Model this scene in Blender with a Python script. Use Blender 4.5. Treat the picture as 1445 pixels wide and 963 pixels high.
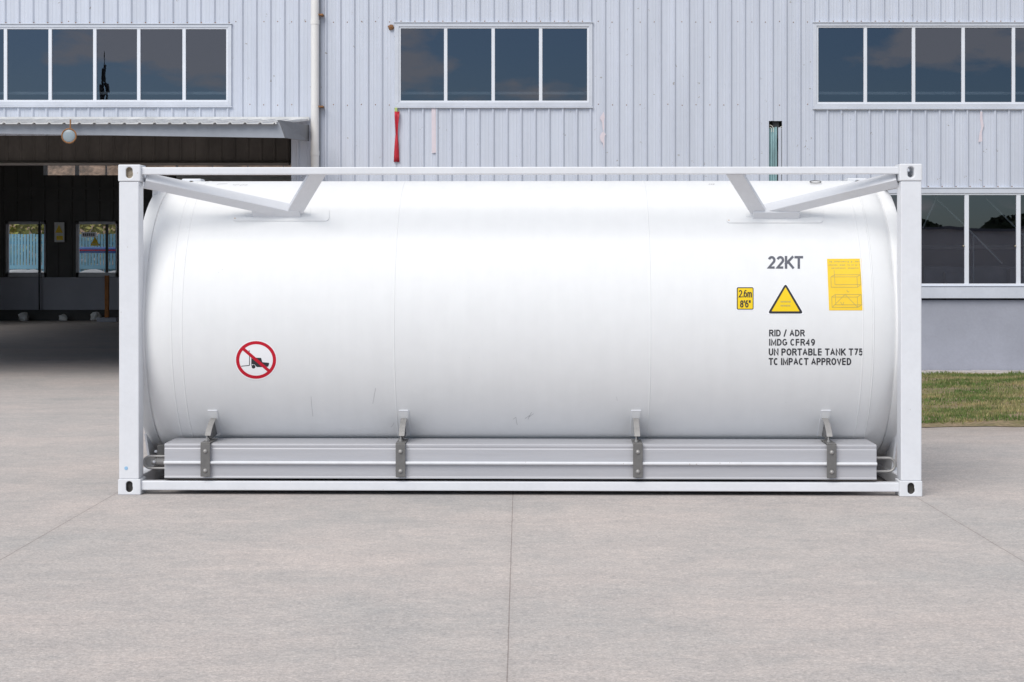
import bpy, bmesh, math, random
from mathutils import Vector, Matrix, noise
random.seed(7)
for o in list(bpy.data.objects): bpy.data.objects.remove(o)
SC = bpy.context.scene
COL = SC.collection
# ------------------------------------------------------------------ camera
F = 2437.0; VX, VY, CH = 734.0, 368.0, 1.771
cam = bpy.data.cameras.new('camera'); camo = bpy.data.objects.new('camera', cam); COL.objects.link(camo)
camo.location = (0, 0, CH); camo.rotation_euler = (math.radians(90), 0, 0)
cam.sensor_width = 36; cam.lens = F/1445*36; cam.shift_x = (722.5-VX)/1445; cam.shift_y = (VY-481.5)/1445
cam.clip_start = 0.1; cam.clip_end = 2000
SC.camera = camo
# ------------------------------------------------------------------ light
SUN_EL, SUN_AZ = 44.0, 208.0      # azimuth clockwise from +Y (north)
w = bpy.data.worlds.new('World'); SC.world = w; w.use_nodes = True
nt = w.node_tree; nt.nodes.clear()
def N(nt, t, **k):
    n = nt.nodes.new(t)
    for a, v in k.items(): setattr(n, a, v)
    return n
sky = N(nt, 'ShaderNodeTexSky', sky_type='NISHITA', sun_disc=False)
sky.sun_elevation = math.radians(SUN_EL); sky.sun_rotation = math.radians(SUN_AZ)
sky.air_density = 1.0; sky.dust_density = 0.6
tc = N(nt, 'ShaderNodeTexCoord'); mp = N(nt, 'ShaderNodeMapping'); mp.inputs['Scale'].default_value = (1, 1, 2.6)
mp.inputs['Location'].default_value = (1.7, 0.6, 0.4)
nz = N(nt, 'ShaderNodeTexNoise'); nz.inputs['Scale'].default_value = 6.5; nz.inputs['Detail'].default_value = 9; nz.inputs['Roughness'].default_value = .55
rp = N(nt, 'ShaderNodeValToRGB'); rp.color_ramp.elements[0].position = .51; rp.color_ramp.elements[1].position = .57
sx = N(nt, 'ShaderNodeSeparateXYZ')
rz = N(nt, 'ShaderNodeMapRange'); rz.inputs[1].default_value = .12; rz.inputs[2].default_value = .6; rz.inputs[3].default_value = 0; rz.inputs[4].default_value = .75
mx0 = N(nt, 'ShaderNodeMath', operation='MAXIMUM')
mx = N(nt, 'ShaderNodeMix', data_type='RGBA'); mx.inputs['B'].default_value = (8.9, 8.8, 8.75, 1)
bg = N(nt, 'ShaderNodeBackground'); bg.inputs['Strength'].default_value = .10
ow = N(nt, 'ShaderNodeOutputWorld')
L = nt.links.new
L(tc.outputs['Generated'], mp.inputs[0]); L(mp.outputs[0], nz.inputs['Vector']); L(nz.outputs['Fac'], rp.inputs[0])
L(tc.outputs['Generated'], sx.inputs[0]); L(sx.outputs['Z'], rz.inputs[0])
cf = N(nt, 'ShaderNodeMath', operation='MULTIPLY'); cf.inputs[1].default_value = .7
L(rp.outputs[0], cf.inputs[0]); L(cf.outputs[0], mx0.inputs[0]); L(rz.outputs[0], mx0.inputs[1])
tn = N(nt, 'ShaderNodeMix', data_type='RGBA', blend_type='MULTIPLY'); tn.inputs['Factor'].default_value = 1; tn.inputs['B'].default_value = (.60,.79,1.0,1)
L(sky.outputs[0], tn.inputs['A'])
L(mx0.outputs[0], mx.inputs['Factor']); L(tn.outputs['Result'], mx.inputs['A']); L(mx.outputs['Result'], bg.inputs[0]); L(bg.outputs[0], ow.inputs[0])
sl = bpy.data.lights.new('sun', 'SUN'); sl.energy = 2.2; sl.angle = math.radians(38); sl.color = (1, .965, .91)
so = bpy.data.objects.new('sun', sl); COL.objects.link(so)
az, el = math.radians(SUN_AZ), math.radians(SUN_EL)
sdir = Vector((math.sin(az)*math.cos(el), math.cos(az)*math.cos(el), math.sin(el)))
so.rotation_euler = sdir.to_track_quat('Z', 'Y').to_euler(); so.location = (-20, -30, 40)
SC.view_settings.view_transform = 'Standard'; SC.view_settings.look = 'None'
SC.view_settings.exposure = 0.14; SC.view_settings.gamma = 1
SC.render.engine = 'CYCLES'
SC.cycles.max_bounces = 10; SC.cycles.diffuse_bounces = 6
# ------------------------------------------------------------------ materials
def srgb(r, g, b):
    f = lambda c: (c/255/12.92) if c/255 <= .04045 else ((c/255+.055)/1.055)**2.4
    return (f(r), f(g), f(b))
def pmat(name, col, rough=.5, metal=0, var=.06, vscale=3.0, stretch=(1,1,1), bump=0, bscale=60, col2=None, lo=.35, hi=.65, spec=.5, rvar=0, fine=0, fscale=80):
    m = bpy.data.materials.new(name); m.use_nodes = True; nt = m.node_tree
    b = nt.nodes['Principled BSDF']; b.inputs['Roughness'].default_value = rough; b.inputs['Metallic'].default_value = metal
    b.inputs['Specular IOR Level'].default_value = spec
    tc = N(nt, 'ShaderNodeTexCoord'); mp = N(nt, 'ShaderNodeMapping'); mp.inputs['Scale'].default_value = stretch
    nz = N(nt, 'ShaderNodeTexNoise'); nz.inputs['Scale'].default_value = vscale; nz.inputs['Detail'].default_value = 7; nz.inputs['Roughness'].default_value = .6
    rp = N(nt, 'ShaderNodeValToRGB'); rp.color_ramp.elements[0].position = lo; rp.color_ramp.elements[1].position = hi
    c2 = col2 if col2 else tuple(min(1, c*(1+var)) for c in col)
    c1 = col if col2 else tuple(c*(1-var) for c in col)
    rp.color_ramp.elements[0].color = (*c1, 1); rp.color_ramp.elements[1].color = (*c2, 1)
    L = nt.links.new
    L(tc.outputs['Object'], mp.inputs[0]); L(mp.outputs[0], nz.inputs['Vector']); L(nz.outputs['Fac'], rp.inputs[0])
    out = rp.outputs[0]
    if fine:
        n2 = N(nt, 'ShaderNodeTexNoise'); n2.inputs['Scale'].default_value = fscale; n2.inputs['Detail'].default_value = 4
        r2 = N(nt, 'ShaderNodeMapRange'); r2.inputs[1].default_value = .3; r2.inputs[2].default_value = .7; r2.inputs[3].default_value = 1-fine; r2.inputs[4].default_value = 1+fine
        mm = N(nt, 'ShaderNodeMix', data_type='RGBA', blend_type='MULTIPLY'); mm.inputs['Factor'].default_value = 1
        L(tc.outputs['Object'], n2.inputs['Vector']); L(n2.outputs['Fac'], r2.inputs[0]); L(out, mm.inputs['A']); L(r2.outputs[0], mm.inputs['B']); out = mm.outputs['Result']
    L(out, b.inputs['Base Color'])
    if rvar:
        r3 = N(nt, 'ShaderNodeMapRange'); r3.inputs[3].default_value = rough-rvar; r3.inputs[4].default_value = rough+rvar
        L(nz.outputs['Fac'], r3.inputs[0]); L(r3.outputs[0], b.inputs['Roughness'])
    if bump:
        n3 = N(nt, 'ShaderNodeTexNoise'); n3.inputs['Scale'].default_value = bscale; n3.inputs['Detail'].default_value = 5
        bp = N(nt, 'ShaderNodeBump'); bp.inputs['Strength'].default_value = bump; bp.inputs['Distance'].default_value = .01
        L(tc.outputs['Object'], n3.inputs['Vector']); L(n3.outputs['Fac'], bp.inputs['Height']); L(bp.outputs[0], b.inputs['Normal'])
    m['bsdf'] = 1
    return m
M = {}
M['frame_white'] = pmat('frame_white', (.70,.71,.74), .38, var=.025, vscale=4, rvar=.06, fine=.015, fscale=30, bump=.03, bscale=25)
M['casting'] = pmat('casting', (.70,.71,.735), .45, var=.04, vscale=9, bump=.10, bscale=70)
M['casting_hole'] = pmat('casting_hole', (.06,.055,.05), .8, var=.3, vscale=30)
M['brass'] = pmat('brass', (.34,.29,.22), .55, var=.3, vscale=40)
M['alu'] = pmat('alu', (.46,.46,.485), .5, metal=.25, var=.03, vscale=5, stretch=(.3,4,8), rvar=.05)
M['steel'] = pmat('steel', (.17,.165,.16), .5, metal=.4, var=.1, vscale=12)
M['steel_light'] = pmat('steel_light', (.36,.35,.34), .5, metal=.4, var=.1, vscale=12)
M['black'] = pmat('black_ink', (.035,.036,.042), .5, spec=.2, var=.1)
M['ink_grey'] = pmat('ink_grey', (.085,.09,.115), .5, var=.12, vscale=20)
M['ink_faint'] = pmat('ink_faint', (.50,.39,.10), .5)
M['yellow'] = pmat('sign_yellow', (.83,.58,.02), .4, spec=.2, var=.03)
M['yellow2'] = pmat('sheet_yellow', (.84,.56,.045), .45, spec=.2, var=.05, vscale=6)
M['red'] = pmat('sign_red', (.50,.012,.03), .4, spec=.2, var=.05)
M['white_film'] = pmat('white_film', (.84,.84,.86), .4, var=.01)
M['scuff'] = pmat('scuff', (.52,.52,.53), .6, var=.2)
M['blue_dot'] = pmat('blue_dot', (.28,.48,.68), .5)
M['flash'] = pmat('window_trim', (.56,.585,.645), .45, var=.05, vscale=2, fine=.02, fscale=20)
M['trim_white'] = pmat('trim_white', (.70,.72,.77), .45, var=.03)
M['fascia'] = pmat('fascia_paint', (.31,.33,.37), .5, var=.06, vscale=2, fine=.03, fscale=15)
M['zinc'] = pmat('zinc_grey', (.12,.123,.135), .5, var=.08, vscale=3)
M['roofsheet'] = pmat('roof_sheet', (.60,.60,.60), .55, var=.12, vscale=3)
M['plinth'] = pmat('plinth_render', (.33,.34,.395), .75, var=.06, vscale=1.2, fine=.03, fscale=30, bump=.1, bscale=30)
M['pipe'] = pmat('pipe_plastic', (.74,.72,.70), .4, var=.06, vscale=3, stretch=(1,1,.3))
M['lintel'] = pmat('brown_panel', (.105,.092,.082), .7, var=.2, vscale=1.6, stretch=(2,1,.7), fine=.06, fscale=12)
M['ledge'] = pmat('door_track', (.24,.22,.205), .6, var=.15, vscale=3)
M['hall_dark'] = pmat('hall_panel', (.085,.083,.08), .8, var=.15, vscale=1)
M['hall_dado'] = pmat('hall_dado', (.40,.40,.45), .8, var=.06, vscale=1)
M['hall_frame'] = pmat('hall_window_frame', (.55,.55,.58), .6)
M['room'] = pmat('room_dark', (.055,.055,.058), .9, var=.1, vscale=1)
M['room_pale'] = pmat('room_pale', (.78,.76,.68), .8, var=.05)
M['kerb'] = pmat('kerb_stone', (.46,.42,.40), .85, var=.2, vscale=8, fine=.1, fscale=30)
M['rust'] = pmat('rust', (.25,.12,.05), .8, var=.3, vscale=20)
M['orange'] = pmat('rusty_orange', (.36,.13,.03), .7, var=.2, vscale=8)
M['teal'] = pmat('teal_paint', (.25,.40,.42), .55, var=.25, vscale=5, stretch=(3,1,.5))
M['pink'] = pmat('pink_film', (.66,.585,.625), .6, var=.04, vscale=8)
M['lime'] = pmat('lime', (.42,.50,.16), .6)
M['ribbon'] = pmat('red_ribbon', (.48,.012,.03), .55, var=.25, vscale=6, stretch=(4,1,1))
M['mirror'] = pmat('lamp_glass', (.26,.31,.34), .3, var=.06)
M['fence_blue'] = pmat('fence_blue', (.16,.34,.45), .5, var=.12, vscale=1)
M['hedge'] = pmat('hedge', (.16,.21,.05), .8, col2=(.45,.38,.10), vscale=1.1)
M['hedge_leaf'] = M['hedge']
M['sack'] = pmat('white_sack', (.75,.75,.74), .7, var=.06, vscale=3, bump=.3, bscale=8)
M['earth'] = pmat('earth_bank', (.07,.05,.038), .95, col2=(.24,.16,.115), vscale=2.2, bump=.6, bscale=3, fine=.3, fscale=9)
M['tree'] = pmat('leaf_dark', (.04,.06,.025), .8, var=.4, vscale=.6)
M['bark'] = pmat('bark', (.12,.09,.06), .9)
M['shed'] = pmat('shed_wall', (.78,.77,.76), .7, var=.08, vscale=.3)
M['shed_roof'] = pmat('shed_roof', (.16,.17,.20), .6)
# wall cladding: painted sheet with faint streaks and sparse rust spots
def cladding_mat():
    m = pmat('wall_cladding', (.545,.575,.65), .5, var=.055, vscale=1.3, stretch=(3.0,1,.25), rvar=.05, fine=.012, fscale=8)
    nt = m.node_tree; b = nt.nodes['Principled BSDF']; L = nt.links.new
    src = b.inputs['Base Color'].links[0].from_socket
    tc = N(nt, 'ShaderNodeTexCoord')
    vo = N(nt, 'ShaderNodeTexVoronoi'); vo.inputs['Scale'].default_value = 5.2
    lt = N(nt, 'ShaderNodeMath', operation='LESS_THAN'); lt.inputs[1].default_value = .12
    n = N(nt, 'ShaderNodeTexNoise'); n.inputs['Scale'].default_value = 45; n.inputs['Detail'].default_value = 3
    g = N(nt, 'ShaderNodeMath', operation='GREATER_THAN'); g.inputs[1].default_value = .56
    n2 = N(nt, 'ShaderNodeTexNoise'); n2.inputs['Scale'].default_value = 1.1
    g2 = N(nt, 'ShaderNodeMath', operation='GREATER_THAN'); g2.inputs[1].default_value = .42
    mu = N(nt, 'ShaderNodeMath', operation='MULTIPLY'); mu2 = N(nt, 'ShaderNodeMath', operation='MULTIPLY'); mu3 = N(nt, 'ShaderNodeMath', operation='MULTIPLY'); mu3.inputs[1].default_value = .7
    mix = N(nt, 'ShaderNodeMix', data_type='RGBA'); mix.inputs['B'].default_value = (.22,.19,.13,1)
    mp = N(nt, 'ShaderNodeMapping'); mp.inputs['Scale'].default_value = (1,0,1)
    L(tc.outputs['Object'], mp.inputs[0]); L(mp.outputs[0], vo.inputs['Vector']); L(tc.outputs['Object'], n.inputs['Vector']); L(tc.outputs['Object'], n2.inputs['Vector'])
    L(vo.outputs['Distance'], lt.inputs[0]); L(n.outputs['Fac'], g.inputs[0]); L(n2.outputs['Fac'], g2.inputs[0])
    L(lt.outputs[0], mu.inputs[0]); L(g.outputs[0], mu.inputs[1]); L(mu.outputs[0], mu2.inputs[0]); L(g2.outputs[0], mu2.inputs[1]); L(mu2.outputs[0], mu3.inputs[0])
    L(mu3.outputs[0], mix.inputs['Factor']); L(src, mix.inputs['A']); L(mix.outputs['Result'], b.inputs['Base Color'])
    return m
def add_spots(m, vscale, size, col, mask, amt):
    nt = m.node_tree; b = nt.nodes['Principled BSDF']; L = nt.links.new
    src = b.inputs['Base Color'].links[0].from_socket; tc = N(nt, 'ShaderNodeTexCoord')
    vo = N(nt, 'ShaderNodeTexVoronoi'); vo.inputs['Scale'].default_value = vscale
    n = N(nt, 'ShaderNodeTexNoise'); n.inputs['Scale'].default_value = vscale*3; n.inputs['Detail'].default_value = 4
    ad = N(nt, 'ShaderNodeMath', operation='ADD'); sb = N(nt, 'ShaderNodeMath', operation='MULTIPLY'); sb.inputs[1].default_value = size*1.5
    lt = N(nt, 'ShaderNodeMath', operation='LESS_THAN'); lt.inputs[1].default_value = size+size*.75
    n2 = N(nt, 'ShaderNodeTexNoise'); n2.inputs['Scale'].default_value = 2.1
    g2 = N(nt, 'ShaderNodeMath', operation='GREATER_THAN'); g2.inputs[1].default_value = mask
    m1 = N(nt, 'ShaderNodeMath', operation='MULTIPLY'); m2 = N(nt, 'ShaderNodeMath', operation='MULTIPLY'); m2.inputs[1].default_value = amt
    mix = N(nt, 'ShaderNodeMix', data_type='RGBA'); mix.inputs['B'].default_value = (*col,1)
    for q in (vo.inputs['Vector'], n.inputs['Vector'], n2.inputs['Vector']): L(tc.outputs['Object'], q)
    L(n.outputs['Fac'], sb.inputs[0]); L(vo.outputs['Distance'], ad.inputs[0]); L(sb.outputs[0], ad.inputs[1]); L(ad.outputs[0], lt.inputs[0])
    L(n2.outputs['Fac'], g2.inputs[0]); L(lt.outputs[0], m1.inputs[0]); L(g2.outputs[0], m1.inputs[1]); L(m1.outputs[0], m2.inputs[0])
    L(m2.outputs[0], mix.inputs['Factor']); L(src, mix.inputs['A']); L(mix.outputs['Result'], b.inputs['Base Color'])
add_spots(M['frame_white'], 9, .035, (.40,.36,.34), .52, .5)
add_spots(M['casting'], 22, .10, (.34,.26,.20), .50, .5)
M['clad'] = cladding_mat()
def tank_mat():
    m = pmat('tank_paint', (.745,.75,.755), .50, spec=.3, var=.01, vscale=2, stretch=(6,1,.6), rvar=.05, fine=.012, fscale=9, bump=.12, bscale=2.2)
    return m
M['tank'] = tank_mat()
add_spots(M['tank'], 7, .022, (.50,.50,.50), .5, .5)
def glass_mat(name, tint, ior):
    m = bpy.data.materials.new(name); m.use_nodes = True; nt = m.node_tree; nt.nodes.clear(); L = nt.links.new
    fr = N(nt, 'ShaderNodeFresnel'); fr.inputs['IOR'].default_value = ior
    tr = N(nt, 'ShaderNodeBsdfTransparent'); tr.inputs[0].default_value = (*tint, 1)
    gl = N(nt, 'ShaderNodeBsdfGlossy'); gl.inputs['Roughness'].default_value = .0; gl.inputs[0].default_value = (.88,.88,1,1)
    tc = N(nt, 'ShaderNodeTexCoord'); nz = N(nt, 'ShaderNodeTexNoise'); nz.inputs['Scale'].default_value = .9; nz.inputs['Detail'].default_value = 2
    bp = N(nt, 'ShaderNodeBump'); bp.inputs['Strength'].default_value = .05; bp.inputs['Distance'].default_value = .02
    L(tc.outputs['Object'], nz.inputs['Vector']); L(nz.outputs['Fac'], bp.inputs['Height']); L(bp.outputs[0], gl.inputs['Normal'])
    mx = N(nt, 'ShaderNodeMixShader'); o = N(nt, 'ShaderNodeOutputMaterial')
    L(fr.outputs[0], mx.inputs[0]); L(tr.outputs[0], mx.inputs[1]); L(gl.outputs[0], mx.inputs[2]); L(mx.outputs[0], o.inputs[0])
    return m
M['glass'] = glass_mat('window_glass', (.62,.67,.74), 2.1)
M['glass_clear'] = glass_mat('clear_glass', (.85,.88,.9), 1.3)
def concrete_mat():
    m = bpy.data.materials.new('concrete_paving'); m.use_nodes = True; nt = m.node_tree; L = nt.links.new
    b = nt.nodes['Principled BSDF']; b.inputs['Roughness'].default_value = .78; b.inputs['Specular IOR Level'].default_value = .35
    tc = N(nt, 'ShaderNodeTexCoord')
    def noise_(scale, detail, st=(1,1,1), rough=.6, loc=(0,0,0)):
        mp = N(nt, 'ShaderNodeMapping'); mp.inputs['Scale'].default_value = st; mp.inputs['Location'].default_value = loc
        n = N(nt, 'ShaderNodeTexNoise'); n.inputs['Scale'].default_value = scale; n.inputs['Detail'].default_value = detail; n.inputs['Roughness'].default_value = rough
        L(tc.outputs['Object'], mp.inputs[0]); L(mp.outputs[0], n.inputs['Vector']); return n.outputs['Fac']
    def ramp(src, p0, c0, p1, c1):
        r = N(nt, 'ShaderNodeValToRGB'); r.color_ramp.elements[0].position = p0; r.color_ramp.elements[1].position = p1
        r.color_ramp.elements[0].color = (*c0,1); r.color_ramp.elements[1].color = (*c1,1); L(src, r.inputs[0]); return r.outputs[0]
    def mul(a, bb, f=1, t='MULTIPLY'):
        x = N(nt, 'ShaderNodeMix', data_type='RGBA', blend_type=t)
        if isinstance(f, (int,float)): x.inputs['Factor'].default_value = f
        else: L(f, x.inputs['Factor'])
        L(a, x.inputs['A'])
        if isinstance(bb, tuple): x.inputs['B'].default_value = (*bb,1)
        else: L(bb, x.inputs['B'])
        return x.outputs['Result']
    def math_(op, a, v):
        x = N(nt, 'ShaderNodeMath', operation=op); L(a, x.inputs[0])
        if isinstance(v, (int,float)): x.inputs[1].default_value = v
        else: L(v, x.inputs[1])
        return x.outputs[0]
    base = ramp(noise_(.6, 7, (.8,1.1,1), .68), .34, (.43,.410,.398), .66, (.52,.466,.440))
    c = mul(base, ramp(noise_(2.2, 8, (.8,1.1,1), .68, (3,1,0)), .3, (.90,.905,.91), .7, (1.07,1.06,1.05)))
    c = mul(c, ramp(noise_(30, 4, (.8,1,1), .75), .33, (.84,.84,.84), .67, (1.13,1.12,1.11)))
    c = mul(c, ramp(noise_(9, 6, (.7,1,1), .7, (1,7,0)), .35, (.91,.92,.93), .65, (1.07,1.06,1.05)))
    c = mul(c, ramp(noise_(75, 2, (.8,1,1), .8), .35, (.80,.80,.80), .65, (1.17,1.17,1.17)))
    # broom marks / pores
    vo = N(nt, 'ShaderNodeTexVoronoi'); vo.inputs['Scale'].default_value = 55; L(tc.outputs['Object'], vo.inputs['Vector'])
    c = mul(c, ramp(vo.outputs['Distance'], .06, (.80,.80,.80), .16, (1,1,1)), .55)
    pk = ramp(noise_(38, 2, (1,1,1), .5, (5,5,0)), .68, (0,0,0), .74, (1,1,1))
    c = mul(c, (.52,.40,.36), math_('MULTIPLY', pk, .45), 'MIX')
    # joints
    sx = N(nt, 'ShaderNodeSeparateXYZ'); L(tc.outputs['Object'], sx.inputs[0])
    wob = noise_(3, 2)
    xx = math_('ADD', sx.outputs['X'], math_('MULTIPLY', math_('SUBTRACT', wob, .5), .006))
    xx = math_('ADD', xx, .055)
    a = math_('ABSOLUTE', math_('SUBTRACT', math_('FRACT', math_('ADD', math_('DIVIDE', xx, 3.02), .5), 0), .5), 0)
    a = math_('MULTIPLY', a, 3.02)
    line = math_('LESS_THAN', a, .0032)
    near = math_('LESS_THAN', math_('ABSOLUTE', sx.outputs['X'], 0), 4.0)
    line = math_('MULTIPLY', line, near)
    halo = N(nt, 'ShaderNodeMapRange'); halo.inputs[1].default_value = .0; halo.inputs[2].default_value = .05; halo.inputs[3].default_value = .10; halo.inputs[4].default_value = 0; L(a, halo.inputs[0])
    c = mul(c, (.24,.20,.18), math_('MULTIPLY', halo.outputs[0], near), 'MIX')
    c = mul(c, (.13,.10,.09), math_('MULTIPLY', line, .5), 'MIX')
    dr = N(nt, 'ShaderNodeMapRange'); dr.inputs[1].default_value = 16.2; dr.inputs[2].default_value = 18.2; dr.inputs[3].default_value = 0; dr.inputs[4].default_value = .75; L(sx.outputs['Y'], dr.inputs[0])
    rg = math_('MULTIPLY', dr.outputs[0], math_('GREATER_THAN', sx.outputs['X'], 0))
    rg = math_('MULTIPLY', rg, noise_(1.3, 5, (.5,1.5,1), .7))
    c = mul(c, (.22,.17,.135), rg, 'MIX')
    L(c, b.inputs['Base Color'])
    bp = N(nt, 'ShaderNodeBump'); bp.inputs['Strength'].default_value = .6; bp.inputs['Distance'].default_value = .008
    L(noise_(45, 6, (1,1,1), .7), bp.inputs['Height']); L(bp.outputs[0], b.inputs['Normal'])
    return m
M['concrete'] = concrete_mat()
def grass_mat(name, blade):
    m = pmat(name, (.09,.145,.03), .8, col2=(.34,.28,.13), vscale=1.6, stretch=(.8,1.1,1), lo=.44, hi=.62, fine=.35 if not blade else .25, fscale=14)
    return m
M['turf'] = pmat('turf_soil', (.15,.13,.05), .9, col2=(.26,.185,.12), vscale=2.5, fine=.3, fscale=20); M['blade'] = grass_mat('grass_blade', True)
# ------------------------------------------------------------------ mesh helper
class MB:
    def __init__(s): s.v, s.f, s.m = [], [], []
    def add(s, vs, fs, mi=0):
        n = len(s.v); s.v += [tuple(v) for v in vs]; s.f += [tuple(i+n for i in f) for f in fs]; s.m += [mi]*len(fs); return s
    def box(s, x0, x1, y0, y1, z0, z1, mi=0):
        return s.add([(x0,y0,z0),(x1,y0,z0),(x1,y1,z0),(x0,y1,z0),(x0,y0,z1),(x1,y0,z1),(x1,y1,z1),(x0,y1,z1)],
                     [(0,3,2,1),(4,5,6,7),(0,1,5,4),(1,2,6,5),(2,3,7,6),(3,0,4,7)], mi)
    def bar(s, p0, p1, wdt, hgt, up=(0,0,1), mi=0):
        p0, p1, up = Vector(p0), Vector(p1), Vector(up); d = (p1-p0).normalized(); a = d.cross(up).normalized(); b = a.cross(d).normalized()
        vs = [p+a*(sa*wdt/2)+b*(sb*hgt/2) for p in (p0,p1) for sa, sb in ((-1,-1),(1,-1),(1,1),(-1,1))]
        return s.add(vs, [(0,3,2,1)[::-1],(4,5,6,7)[::-1],(0,1,5,4)[::-1],(1,2,6,5)[::-1],(2,3,7,6)[::-1],(3,0,4,7)[::-1]], mi)
    def tube(s, pts, r, n=12, mi=0, cap=True):
        pts = [Vector(p) for p in pts]; rings = []; prev = None
        for i, p in enumerate(pts):
            d = (pts[min(i+1,len(pts)-1)]-pts[max(i-1,0)]).normalized()
            if prev is None: a = d.orthogonal().normalized()
            else: a = (prev - d*prev.dot(d)).normalized()
            prev = a; b = d.cross(a)
            rr = r[i] if isinstance(r, (list,tuple)) else r
            rings.append([p+(a*math.cos(t)+b*math.sin(t))*rr for t in [2*math.pi*k/n for k in range(n)]])
        vs = [v for R in rings for v in R]; fs = []
        for i in range(len(rings)-1):
            for k in range(n): fs.append((i*n+k, i*n+(k+1)%n, (i+1)*n+(k+1)%n, (i+1)*n+k))
        if cap: fs.append(tuple(range(n))[::-1]); fs.append(tuple((len(rings)-1)*n+k for k in range(n)))
        return s.add(vs, fs, mi)
    def profx(s, prof, x0, x1, mi=0):            # closed (y,z) profile extruded along x
        n = len(prof); vs = [(x0,y,z) for y,z in prof]+[(x1,y,z) for y,z in prof]
        fs = [(i,(i+1)%n,n+(i+1)%n,n+i) for i in range(n)]+[tuple(range(n))[::-1], tuple(range(n,2*n))]
        return s.add(vs, fs, mi)
    def prism(s, poly, off, mi=0):               # 3-D polygon swept by a vector
        n = len(poly); off = Vector(off); vs = [Vector(p) for p in poly]+[Vector(p)+off for p in poly]
        fs = [(i,(i+1)%n,n+(i+1)%n,n+i) for i in range(n)]+[tuple(range(n))[::-1], tuple(range(n,2*n))]
        return s.add(vs, fs, mi)
    def dome(s, c, axis, r, h, n=12, mi=0):
        c = Vector(c); ax = Vector(axis).normalized(); pts, rs = [], []
        for k in range(5):
            t = k/4*math.pi/2; pts.append(c+ax*h*math.sin(t)); rs.append(max(r*math.cos(t), r*.03))
        return s.tube(pts, rs, n, mi)
    def build(s, name, mat, parent=None, bevel=0, smooth=False, seg=2, normals=True):
        me = bpy.data.meshes.new(name); me.from_pydata(s.v, [], s.f)
        mats = mat if isinstance(mat, list) else [mat]
        for mm in mats: me.materials.append(mm)
        if len(mats) > 1: me.polygons.foreach_set('material_index', s.m)
        if normals:
            bm = bmesh.new(); bm.from_mesh(me); bmesh.ops.recalc_face_normals(bm, faces=bm.faces); bm.to_mesh(me); bm.free()
        if smooth:
            me.polygons.foreach_set('use_smooth', [True]*len(me.polygons))
        me.update()
        o = bpy.data.objects.new(name, me); COL.objects.link(o)
        if parent: o.parent = parent
        if smooth and smooth != 'all':
            try: me.set_sharp_from_angle(angle=math.radians(35))
            except Exception: pass
        if bevel:
            md = o.modifiers.new('bevel', 'BEVEL'); md.width = bevel; md.segments = seg; md.limit_method = 'ANGLE'; md.angle_limit = math.radians(35)
            md.harden_normals = False
        return o
def tag(o, label=None, cat=None, group=None, kind=None):
    if label: o['label'] = label
    if cat: o['category'] = cat
    if group: o['group'] = group
    if kind: o['kind'] = kind
    return o
def empty(name, loc, rz=0, parent=None):
    o = bpy.data.objects.new(name, None); COL.objects.link(o); o.location = loc; o.rotation_euler = (0,0,rz); o.empty_display_size = .2
    if parent: o.parent = parent
    return o
def X(px, Y): return (px-VX)*Y/F
def Z(py, Y): return CH+(VY-py)*Y/F
YF = 27.2      # facade plane
# ------------------------------------------------------------------ ground
g = MB(); g.add([(-400,-300,0),(400,-300,0),(400,600,0),(-400,600,0)], [(0,1,2,3)])
tag(g.build('ground', M['concrete']), kind='structure')
gx0, gx1, gy0, gy1 = 1.2, 15.5, 18.45, 26.45
g = MB(); nx, ny = 60, 36; vs = []
for j in range(ny+1):
    for i in range(nx+1):
        x = gx0+(gx1-gx0)*i/nx; y = gy0+(gy1-gy0)*j/ny
        e = min(1, min(i, nx-i, j, ny-j)/2)
        if j == 0: y += .22*noise.noise(Vector((x*1.1,0,0)))+.12*noise.noise(Vector((x*4.1,3,0)))-.1
        vs.append((x, y, .006+e*(.035+.03*noise.noise(Vector((x*.9,y*.9,3))))))
g.add(vs, [(j*(nx+1)+i, j*(nx+1)+i+1, (j+1)*(nx+1)+i+1, (j+1)*(nx+1)+i) for j in range(ny) for i in range(nx)])
tag(g.build('lawn_soil', M['turf'], smooth='all'), kind='structure')
g = MB(); vs, fs = [], []
rnd = random.random
for k in range(95000):
    x = gx0+.05+(gx1-gx0-.1)*(rnd()**1.0) if k % 3 == 0 else 3.6+6.2*rnd()
    y = gy0+.05+(gy1-gy0-.05)*rnd()
    d = noise.noise(Vector((x*.5,y*1.1,9)))
    if d < -.10 and rnd() < .8: continue
    if y < gy0+.5 and noise.noise(Vector((x*1.4,y*2,20))) < (gy0+.35-y)*1.3: continue
    h = .018+.036*rnd()*(1+.9*max(0,noise.noise(Vector((x*1.3,y*1.3,1)))))
    if y > gy1-.35: h *= 1.0+1.2*max(0,noise.noise(Vector((x*1.9,0,4))))
    a = rnd()*6.283; lean = .6*rnd(); wd = .007+.006*rnd()
    z0 = .02+.03*noise.noise(Vector((x*.9,y*.9,3)))+.01
    cx, cy = math.cos(a)*wd, math.sin(a)*wd
    n = len(vs); b2 = rnd()*6.283
    vs += [(x-cx,y-cy,z0),(x+cx,y+cy,z0),(x+math.cos(b2)*h*lean,y+math.sin(b2)*h*lean,z0+h)]
    fs.append((n,n+1,n+2))
g.add(vs, fs); tag(g.build('grass', M['blade'], normals=False), 'patchy green and straw coloured grass strip before the factory wall', 'grass', kind='stuff')
kb = MB(); xs = -3.0
while xs < 16:
    ln = .25+.3*rnd(); kb.box(xs, xs+ln-.006, 26.47+.02*rnd(), 27.16, .0, .045+.01*rnd()); xs += ln
tag(kb.build('kerb', M['kerb'], bevel=.008), kind='structure')
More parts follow.
